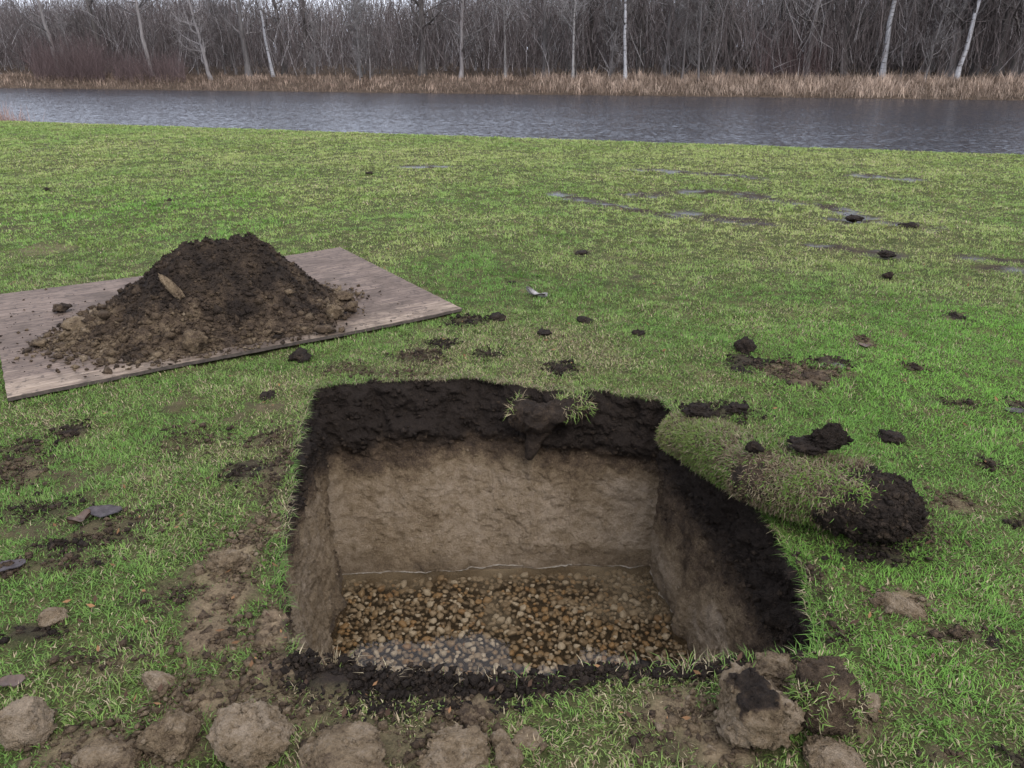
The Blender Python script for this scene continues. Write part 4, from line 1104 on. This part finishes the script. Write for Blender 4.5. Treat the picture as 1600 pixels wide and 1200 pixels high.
# overhanging turf lump on the back rim
h0, hm, h1 = peak_height(800, 640, 3.37), peak_height(846, 650, 3.30), peak_height(918, 628, 3.38)
V, F, tu, tv, tn = lumpy_tube([h0, hm, hm * .5 + h1 * .5, h1], [.085, .10, .085, .05], 110, 72, 8.1, .72, .42, .5, .5)
V = V + tn * (.012 * fbm(V * 26, 4, 243, .65))[:, None]
hang = np.exp(-((tu - .35) / .2) ** 2) * sstep(-.2, -1, np.sin(tv)); V = V + np.column_stack([0 * hang, hang * .03, -hang * .07])
hb = tuple((h0 + h1) / 2)
hroot2 = bpy.data.objects.new('turf_clod', None); C.objects.link(hroot2); hroot2.location = hb
tag(hroot2, 'black turf lump sagging over the back rim of the pit', 'clod')
link('clod_body', mesh_np('clod_body', V - hb, F, {'soil': np.clip(.84 + .1 * fbm(V * 12, 3, 241), 0, 1), 'wet': np.full(len(V), .1)}), M_EARTH, hroot2)
r_ = np.random.default_rng(242); n = 1500
qi = r_.integers(0, len(V), n); qi = qi[(tu[qi] > .62) & (np.sin(tv[qi]) > -.3) | ((tu[qi] < .12) & (np.sin(tv[qi]) > .2))]; n = len(qi)
Nn = tn[qi] + r_.normal(0, .4, (n, 3)); Nn /= np.linalg.norm(Nn, axis=1, keepdims=True)
Vb, Fb = blades(V[qi] - hb, Nn, r_.uniform(.03, .07, n), np.full(n, .003), np.clip(r_.normal(1.0, .4, n), 0, 1.5), r_.uniform(0, 6.28, n))
tag(link('clod_grass', mesh_np('clod_grass', Vb, Fb, None, np.repeat(grass_tint(V[qi, 0], V[qi, 1], r_, .3), 5, 0)), M_GRASS, hroot2), kind='stuff')
# black root tongue hanging below it
kpts = [peak_height(846, 660, 3.30), peak_height(838, 680, 3.285), peak_height(831, 700, 3.265), peak_height(827, 711, 3.255), peak_height(825, 719, 3.25)]
V, F, tu, tv, tn = lumpy_tube(kpts, [.075, .062, .045, .032, .022], 60, 36, 2.2, .8, .5)
link('root_tongue', mesh_np('root_tongue', V - hb, F, {'soil': np.full(len(V), .88), 'wet': np.full(len(V), .05)}), M_EARTH, hroot2)

# grass tufts on the grassy clod by the front rim
r_ = np.random.default_rng(250); n = 3200
vv = np.array([v.co for v in gc.data.vertices]); nn_ = np.array([v.normal for v in gc.data.vertices])
qi = r_.integers(0, len(vv), n); kq = (fbm(vv[qi] * 16, 2, 251) > -.12) & (nn_[qi, 2] > -.3); qi = qi[kq]; n = len(qi)
Nn = nn_[qi] + r_.normal(0, .45, (n, 3)); Nn /= np.linalg.norm(Nn, axis=1, keepdims=True)
Vb, Fb = blades(vv[qi], Nn, r_.uniform(.014, .035, n), np.full(n, .0026), np.clip(r_.normal(1.0, .4, n), 0, 1.5), r_.uniform(0, 6.28, n))
tag(link('clod_grass', mesh_np('clod_grass', Vb, Fb, None, np.repeat(grass_tint(vv[qi, 0] + gcc[0], vv[qi, 1] + gcc[1], r_, .3), 5, 0)), M_GRASS, gc), kind='stuff')

# ------------------------------------------------------------------ leaves and other small things on the lawn
def leaf(px, py, w, h, yaw, mat, label, seed, curl=.3, cat='leaf', name='fallen_leaf', aspect=.55, lift=.030, th=.002):
    r = np.random.default_rng(seed); c = U(px, py, lift); k = dist(c) / FPX; a = w * k / 2
    nu, nv = 14, 8
    top, bot = [], []
    for i in range(nu):
        u = -1 + 2 * i / (nu - 1); hw = aspect * a * (max(0, 1 - abs(u) ** 2.2)) ** .6 * (1 + .12 * math.sin(u * 6 + seed) + .04 * math.sin(u * 17)) + .0015
        for j in range(nv):
            v = -1 + 2 * j / (nv - 1)
            z = curl * a * (.5 * u * u + .8 * abs(v) ** 1.5 * .6 + .25 * math.sin(u * 5 + v * 3 + seed) * .5)
            top.append((u * a, v * hw, z + th)); bot.append((u * a, v * hw, z))
    ii = np.arange(nu * nv).reshape(nu, nv)
    f = np.stack([ii[:-1, :-1], ii[1:, :-1], ii[1:, 1:], ii[:-1, 1:]], -1).reshape(-1, 4)
    edge = list(ii[:, 0]) + list(ii[-1, 1:]) + list(ii[::-1, -1][1:]) + list(ii[0, ::-1][1:-1])
    e_ = np.array(edge); sidef = np.stack([e_, np.roll(e_, -1), np.roll(e_, -1) + nu * nv, e_ + nu * nv], -1)
    o = link(name, mesh_np(name, np.array(top + bot), [f, f[:, ::-1] + nu * nv, sidef]), mat, None, (c[0], c[1], c[2]))
    o.rotation_euler = (r.uniform(-.08, .08), r.uniform(-.06, .06), yaw)
    tag(o, label, cat)
leaf(162, 800, 56, 20, .1, M_LEAF, 'flat grey-purple wet leaf on grass left of the pit', 1, .15)
leaf(126, 815, 36, 26, .9, M_LEAFB, 'curled dark brown leaf touching the flat grey leaf', 2, .8)
leaf(12, 885, 54, 26, .2, M_LEAF, 'broad grey-purple wet leaf at the left edge of view', 3, .12)
leaf(1300, 574, 42, 14, .1, M_LEAF, 'flat grey leaf on grass beyond the turf roll', 4, .15)
leaf(20, 1066, 40, 14, .1, M_LEAFB, 'brown leaf in the grass at the lower left edge', 5, .3)
leaf(1585, 642, 30, 12, -.1, M_LEAF, 'grey wet leaf on grass at the right edge', 6, .15)
leaf(1350, 541, 20, 8, -.3, M_LEAFB, 'small brown leaf on bright grass at right', 7, .4)
leaf(838, 463, 44, 14, -.75, M_WHITE, 'curled white and brown bark strip on the lawn behind the pit', 8, .5, 'bark strip', 'bark_strip', .22)
# tiny litter
r_ = np.random.default_rng(260); n = 900
yy = 1.4 + 9 * r_.random(n) ** 1.3; xx = r_.uniform(-1, 1, n) * .72 * yy
k = ~inside(CON, xx, yy) & ~inside(ply_poly, xx, yy); xx, yy = xx[k], yy[k]; n = len(xx)
sz = r_.uniform(.004, .016, n); an = r_.uniform(0, 6.28, n)
dx = np.stack([np.cos(an), np.sin(an), r_.normal(0, .3, n)], 1) * sz[:, None]; dy = np.stack([-np.sin(an), np.cos(an), r_.normal(0, .3, n)], 1) * (sz * .45)[:, None]
P = np.stack([xx, yy, hz(xx, yy) + .022], 1)
V = np.stack([P - dx, P + dy, P + dx + [0, 0, .003], P - dy], 1).reshape(-1, 3); F = np.arange(len(V)).reshape(-1, 4)
tint = np.where(r_.random((n, 1)) < .5, np.array([.16, .085, .04]), np.array([.06, .035, .022])) * r_.uniform(.6, 1.5, (n, 1))
tag(link('leaf_litter', mesh_np('leaf_litter', V, F, None, np.repeat(tint, 4, 0)), M_DRY), 'tiny brown leaf scraps scattered over the lawn', 'leaf litter', kind='stuff')

# ------------------------------------------------------------------ far bank: trees, thickets, reeds
def bank_pt(px, n_, py=125):
    """ground point on the far bank, n_ metres behind the waterline, in the direction of photo column px"""
    p = U(px, py, WZ - 0.0); dxy = p[:2] / np.linalg.norm(p[:2])
    p0 = FB0 + FBN * n_
    t = ((p0) @ FBN) / (dxy @ FBN)
    q = dxy * t
    z = float(hz(np.array([q[0]]), np.array([q[1]]))[0])
    return np.array([q[0], q[1], z])

def make_tree(seed, H, r0, nb, low, spread, wob=.25, up=.75):
    r = np.random.default_rng(seed)
    K = 14; t = np.linspace(0, 1, K)
    cx = np.cumsum(r.normal(0, wob, K)) * .35 * H / 14 / 2; cy = np.cumsum(r.normal(0, wob, K)) * .35 * H / 14 / 2
    cx -= cx[0]; cy -= cy[0]
    P = np.stack([cx, cy, t * H - .15], 1)[None]; R = (r0 * (1 - .86 * t) * (1 + .5 * np.exp(-t * 40)))[None]
    tv, tf = tubes(P, R, 8)
    def grow(n, par_P, par_R, tmin, tmax, lf, spread_, K_, rad_f, up_):
        ip = r.integers(0, len(par_P), n); tt = r.uniform(tmin, tmax, n); Kp = par_P.shape[1]
        f = tt * (Kp - 1); i0 = np.minimum(f.astype(int), Kp - 2); w = (f - i0)[:, None]
        base = par_P[ip, i0] * (1 - w) + par_P[ip, i0 + 1] * w
        ax = par_P[ip, i0 + 1] - par_P[ip, i0]; ax /= np.linalg.norm(ax, axis=1, keepdims=True) + 1e-9
        rb = par_R[ip, i0] * (1 - w[:, 0]) + par_R[ip, i0 + 1] * w[:, 0]
        rd = r.normal(size=(n, 3)); rd -= ax * np.sum(rd * ax, 1, keepdims=True); rd /= np.linalg.norm(rd, axis=1, keepdims=True) + 1e-9
        dr = ax * r.uniform(.25, .9, (n, 1)) + rd * spread_; dr /= np.linalg.norm(dr, axis=1, keepdims=True)
        Ln = lf * r.uniform(.5, 1.2, n) * (1.15 - .6 * tt)
        s_ = np.linspace(0, 1, K_)
        Pn = np.zeros((n, K_, 3)); Pn[:, 0] = base
        for k_ in range(1, K_):
            dr = dr + r.normal(0, .22, (n, 3)) + np.array([0, 0, up_ * .25]); dr /= np.linalg.norm(dr, axis=1, keepdims=True)
            Pn[:, k_] = Pn[:, k_ - 1] + dr * (Ln / (K_ - 1))[:, None]
        Rn = np.maximum(rb * rad_f, .006)[:, None] * (1 - .75 * s_)[None]
        return Pn, Rn
    b1 = grow(nb, P, R, low, .97, H * .26, spread, 6, .50, up)
    b2 = grow(nb * 6, *b1, .2, 1., H * .12, .9, 5, .55, up * .6)
    b3 = grow(nb * 20, *b2, .15, 1., H * .06, .9, 3, .7, up * .4)
    Vs, Fs, o = [], [], 0
    for (p_, q_), sd_ in ((b1, 5), (b2, 4), (b3, 3)):
        v_, f_ = tubes(p_, np.maximum(q_, .009), sd_); Vs.append(v_); Fs.append(f_ + o); o += len(v_)
    return mesh_np('trunk', tv, tf), mesh_np('crown', np.concatenate(Vs), np.concatenate(Fs))

TREES = {}
for nm, args, mt in (('grey', [(1, 15, .17, 22, .16, .8), (2, 17, .20, 26, .14, .9), (3, 13, .14, 24, .10, 1.0), (4, 16, .15, 20, .22, .7)], M_BARK),
                     ('dark', [(11, 17, .22, 24, .16, .9), (12, 18, .26, 22, .2, .8), (13, 15, .18, 28, .12, 1.0)], M_BARKD),
                     ('birch', [(21, 17, .17, 18, .3, .6), (22, 15, .12, 20, .26, .65)], M_BIRCH),
                     ('pale', [(23, 16, .14, 20, .2, .7), (24, 14, .11, 22, .2, .8)], M_PALE),
                     ('scrub', [(31, 6.5, .09, 26, .06, 1.1, .5, .5), (32, 5.0, .07, 24, .05, 1.2, .6, .4), (33, 7.5, .10, 28, .08, 1.0, .5, .6)], M_BARK)):
    L_ = []
    for a_ in args:
        t_, c_ = make_tree(*a_); t_.materials.append(mt); c_.materials.append(M_BARKD if nm == 'birch' else mt); L_.append((t_, c_))
    TREES[nm] = L_
def tree(px, n_, kind, var, sc, label, group=None, lean=0.0, rz=0.0, name=None, girth=1.0):
    p = bank_pt(px, n_)
    o = bpy.data.objects.new(name or {'birch': 'birch_tree', 'scrub': 'scrub_tree'}.get(kind, 'bare_tree'), None); C.objects.link(o)
    o.location = tuple(p); o.rotation_euler = (0, lean, rz if not lean else 0); o.scale = (sc * girth, sc * girth, sc)
    t_, c_ = TREES[kind][var]
    for nm, m_ in (('trunk', t_), ('crown', c_)):
        ch = bpy.data.objects.new(nm, m_); C.objects.link(ch); ch.parent = o
        if lean: ch.rotation_euler = (0, 0, rz)
    tag(o, label, 'tree', group)
    return o
# trees one can pick out: column in the photo, metres behind the waterline
FRONT = [(428, 4.5, 'birch', 1, .95, 'thin white birch at left, leaning slightly left above the bank', -.05), (1378, 5.5, 'birch', 0, 1.0, 'brightest white birch trunk, at right behind the reeds', .03), (1494, 5.5, 'birch', 0, .85, 'mottled pale birch trunk right of the brightest birch', .06),
         (977, 3.5, 'birch', 1, .95, 'slim straight white birch at centre right of the bank', 0), (895, 4.5, 'pale', 1, .85, 'pale slim tree left of the straight white birch', 0), (565, 5, 'pale', 1, .8, 'pale grey leaning trunk left of the big dark tree', -.05), (790, 6, 'pale', 1, .9, 'pale tree with spreading twigs at the middle of the bank', -.02),
         (1113, 7, 'pale', 1, .8, 'thin whitish trunk right of the forked dark tree', .02), (1190, 8, 'pale', 1, .75, 'thin pale crooked trunk between two dark trees, right of centre', .03), (955, 7, 'grey', 0, .8, 'pale grey stem just left of the straight white birch', 0), (1525, 10, 'pale', 1, .7, 'thinnest pale birch at far right, behind the mottled one', .03),
         (660, 6, 'dark', 0, .95, 'dark trunk standing clear against the sky gap, left of centre', 0), (390, 6, 'grey', 1, .9, 'grey trunk just left of the thin white birch', -.03), (445, 9, 'dark', 2, .9, 'dark trunk just right of the thin white birch', -.02), (485, 8, 'dark', 2, .8, 'dark slender tree between birch and pale leaning trunk', 0),
         (1100, 7, 'dark', 1, .9, 'forked dark tree right of centre behind the reeds', 0), (1316, 7, 'dark', 0, .95, 'straight dark trunk left of the brightest birch', 0), (1468, 8, 'dark', 1, .9, 'dark trunk, left of a close pair, right side', .02), (1483, 7, 'grey', 1, 1.0, 'stout grey trunk close beside the mottled birch', .02),
         (1556, 6.5, 'dark', 1, .95, 'stout dark trunk near the right edge', .04), (1580, 7, 'dark', 0, .95, 'dark trunk at the right edge, leaning right', .05), (1210, 8, 'dark', 2, .85, 'dark trunk beside the thin pale crooked one', .02), (1000, 8, 'dark', 2, .85, 'dark trunk right of the straight white birch', 0), (922, 9, 'dark', 0, .8, 'dark trunk between two pale slim trees, centre right', 0),
         (240, 4, 'grey', 3, .9, 'grey tree behind the red thicket at left', -.06), (95, 4, 'grey', 0, .9, 'grey leaning tree nearest the left edge', -.07), (330, 3, 'grey', 2, .8, 'grey tree leaning over the water, right of the red thicket', -.1), (165, 6, 'dark', 2, .9, 'dark tree between the two grey ones at left', -.05),
         (720, 5, 'grey', 2, .85, 'grey many-branched tree right of the dark sky-gap trunk', 0), (850, 6, 'grey', 0, .8, 'grey trunk where the pale reeds begin', 0), (1040, 6, 'grey', 3, .8, 'grey slim trunk between straight birch and forked dark tree', 0), (1260, 6, 'grey', 3, .85, 'grey trunk in the middle of the right-hand reeds', .02)]
for i, (px, n_, kd, v, sc, lab, ln_) in enumerate(FRONT):
    tree(px, n_, kd, v, sc, lab, 'trees along the far bank', ln_, rz=i * 1.7, girth=1.45 if kd in ('dark', 'grey') else 1.15)
r_ = np.random.default_rng(300)
for i in range(150):                                             # the wood behind
    px = r_.uniform(-160, 1760); n_ = 9 + 46 * r_.random() ** 1.2
    kd = ('grey', 'grey', 'dark', 'birch')[int(r_.choice(4, p=[.38, .22, .30, .10]))]
    v = int(r_.integers(0, len(TREES[kd])))
    sc = r_.uniform(.65, 1.0) * np.interp(px, [0, 700, 900, 1600], [.46, .46, 1.0, 1.1])
    tree(px, n_, kd, v, sc, {'grey': 'bare grey tree inside the dense wood beyond the river', 'dark': 'bare dark tree inside the dense wood beyond the river', 'birch': 'pale birch inside the dense wood beyond the river'}[kd],
         {'grey': 'grey trees of the wood', 'dark': 'dark trees of the wood', 'birch': 'birches of the wood'}[kd], r_.normal(0, .04), r_.uniform(0, 6.28), name={'birch': 'birch_tree'}.get(kd, 'bare_tree'), girth=r_.uniform(1.3, 2.1))
for i in range(46):
    px = r_.uniform(-120, 1700); n_ = r_.uniform(3.5, 14)
    tree(px, n_, 'scrub', int(r_.integers(0, 3)), r_.uniform(.6, 1.05), 'low twiggy scrub tree among the trunks of the far wood', 'scrub trees of the wood', r_.normal(0, .08) - (.1 if px < 400 else 0), r_.uniform(0, 6.28))

# brushwood mass
def sticks(n, seed, u0, u1, n0, n1, Lr, rr, tint, jit=.35, K=4, z0=(0, .5), upw=1.0):
    r = np.random.default_rng(seed)
    px = r.uniform(u0, u1, n); dep = n0 + (n1 - n0) * r.random(n) ** 1.15
    U_ = np.array([U(0, 125, WZ)[:2], U(1600, 125, WZ)[:2]])
    # direction of each photo column, taken on the same row
    xs = px - 800.; dxy = np.stack([xs, np.full(n, FPX * cp + 475 * sp)], 1); dxy /= np.linalg.norm(dxy, axis=1, keepdims=True)
    t = (FB0 @ FBN + dep) / (dxy @ FBN); q = dxy * t[:, None]
    base = np.column_stack([q, hz(q[:, 0], q[:, 1]) + r.uniform(z0[0], z0[1], n)])
    d_ = np.column_stack([r.normal(0, jit, (n, 2)), np.full(n, upw)]); d_ /= np.linalg.norm(d_, axis=1, keepdims=True)
    Ln = r.uniform(*Lr, n); P = np.zeros((n, K, 3)); P[:, 0] = base
    for k in range(1, K):
        d_ = d_ + r.normal(0, .20, (n, 3)); d_ /= np.linalg.norm(d_, axis=1, keepdims=True); P[:, k] = P[:, k - 1] + d_ * (Ln / (K - 1))[:, None]
    R = r.uniform(*rr, n)[:, None] * np.linspace(1, .35, K)[None]
    V, F = tubes(P, R, 3)
    c = tint(r, n); return V, F, np.repeat(c, K * 3, 0)
def twig_tint(r, n):
    a = np.array([.165, .138, .130]); b = np.array([.070, .057, .053]); p = np.array([.32, .295, .285]); w = r.random((n, 1))
    c = a * w + b * (1 - w); return np.where(r.random((n, 1)) < .14, p, c) * r.uniform(.75, 1.2, (n, 1))
parts = [sticks(6000, 405, -140, 380, 5, 45, (2.5, 6), (.010, .022), twig_tint, .35, 4, (1.0, 3.6)), sticks(7000, 406, 700, 1740, 5, 45, (2.5, 6), (.010, .022), twig_tint, .35, 4, (1.5, 7.0)), sticks(3000, 404, -140, 380, 12, 50, (5, 9), (.012, .03), twig_tint, .2, 4, (0, 2.0)), sticks(17000, 401, -140, 1740, 5, 34, (2.5, 6.5), (.010, .028), twig_tint, .17, 4, (0, 3.0)), sticks(9000, 402, -140, 1740, 4, 16, (1.0, 3.0), (.009, .018), twig_tint, .6, 4, (0, 6.0)), sticks(4200, 403, -140, 1740, 22, 75, (6, 10), (.03, .09), twig_tint, .07, 4, (-.2, .3))]
V = []; F = []; c_ = []; o_ = 0
for v, f, cc in parts: V.append(v); F.append(f + o_); c_.append(cc); o_ += len(v)
tag(link('brushwood', mesh_np('brushwood', np.concatenate(V), np.concatenate(F), None, np.concatenate(c_)), M_TWIG), 'tangle of bare saplings and twigs filling the far wood', 'brushwood', kind='stuff')
def red_tint(r, n): return np.array([.12, .086, .081]) * r.uniform(.5, 1.4, (n, 1))
for (u0, u1, n0, n1, cnt, Lr, lab) in ((55, 165, 1.5, 6, 1700, (1.6, 4.2), 'reddish twiggy thicket on the far bank at the left'), (180, 290, 1.2, 5, 1100, (1.0, 2.6), 'lower reddish thicket right of the tall red one, left bank'), (1180, 1290, 5, 9, 700, (2, 4.5), 'faint reddish thicket behind the reeds at right')):
    V, F, cc = sticks(cnt, 410 + u0, u0, u1, n0, n1, Lr, (.006, .014), red_tint, .4, 4, (0, .6))
    b0 = bank_pt((u0 + u1) / 2, (n0 + n1) / 2)
    o = link('red_thicket', mesh_np('red_thicket', V - b0, F, None, cc), M_TWIG, None, tuple(b0)); tag(o, lab, 'thicket', 'red thickets')

def reed_field(n, seed, u0, u1, n0, n1, Lr, W_, cols, lean_mu, dens_f=None):
    r = np.random.default_rng(seed)
    px = r.uniform(u0, u1, n); dep = n0 + (n1 - n0) * r.random(n)
    if dens_f is not None: k = r.random(n) < dens_f(px); px, dep = px[k], dep[k]; n = len(px)
    dxy = np.stack([px - 800., np.full(n, FPX * cp + 465 * sp)], 1); dxy /= np.linalg.norm(dxy, axis=1, keepdims=True)
    t = (FB0 @ FBN + dep) / (dxy @ FBN); q = dxy * t[:, None]
    P = np.column_stack([q, hz(q[:, 0], q[:, 1]) - .03])
    cl = fbm2(q[:, 0], q[:, 1], .8, 2, 420)
    L_ = r.uniform(*Lr, n) * (1 + .3 * cl)
    V, F = blades(P, np.tile([0, 0, 1.0], (n, 1)), L_, np.full(n, W_) * r.uniform(.6, 1.4, n), np.clip(r.normal(lean_mu, .3, n), 0, 1.5), np.where(r.random(n) < .5, cl * 5, r.uniform(0, 6.28, n)))
    w = r.random((n, 1)); c = (np.array(cols[0]) * w + np.array(cols[1]) * (1 - w)) * r.uniform(.7, 1.25, (n, 1)) * (1 + .25 * cl[:, None])
    return V, F, np.repeat(c, 5, 0)
V, F, cc = reed_field(16000, 430, 830, 1740, .1, 6.0, (.38, 1.0), .03, ((.44, .335, .255), (.23, .17, .125)), .75, lambda p: np.clip((p - 820) / 130, .15, 1))
tag(link('reed_bed', mesh_np('reed_bed', V, F, None, cc), M_DRY), 'pale dry reeds lining the far bank on the right', 'reeds', kind='stuff')
V, F, cc = reed_field(13000, 431, -140, 980, .05, 4.5, (.25, .75), .03, ((.34, .25, .185), (.15, .108, .083)), .8)
tag(link('dead_bank_grass', mesh_np('dead_bank_grass', V, F, None, cc), M_DRY), 'low brown dead grass on the far bank at left and centre', 'dead grass', kind='stuff')
# dry reeds at the lawn edge, far left
r_ = np.random.default_rng(440); n = 420
p0 = U(8, 187); q = np.column_stack([p0[0] + r_.normal(-.15, .38, n), p0[1] + r_.normal(.25, .25, n)]); P = np.column_stack([q, hz(q[:, 0], q[:, 1]) - .05])
V, F = blades(P - np.array([p0[0], p0[1], 0]), np.tile([0, 0, 1.0], (n, 1)), r_.uniform(.25, .85, n), np.full(n, .012), np.clip(r_.normal(.45, .3, n), 0, 1.3), r_.uniform(0, 6.28, n))
cc = np.array([.34, .22, .18]) * r_.uniform(.5, 1.3, (n, 1))
o = link('dry_reed_clump', mesh_np('dry_reed_clump', V, F, None, np.repeat(cc, 5, 0)), M_DRY, None, (p0[0], p0[1], 0)); tag(o, 'clump of dry pinkish stems at the lawn edge, far left', 'reeds')
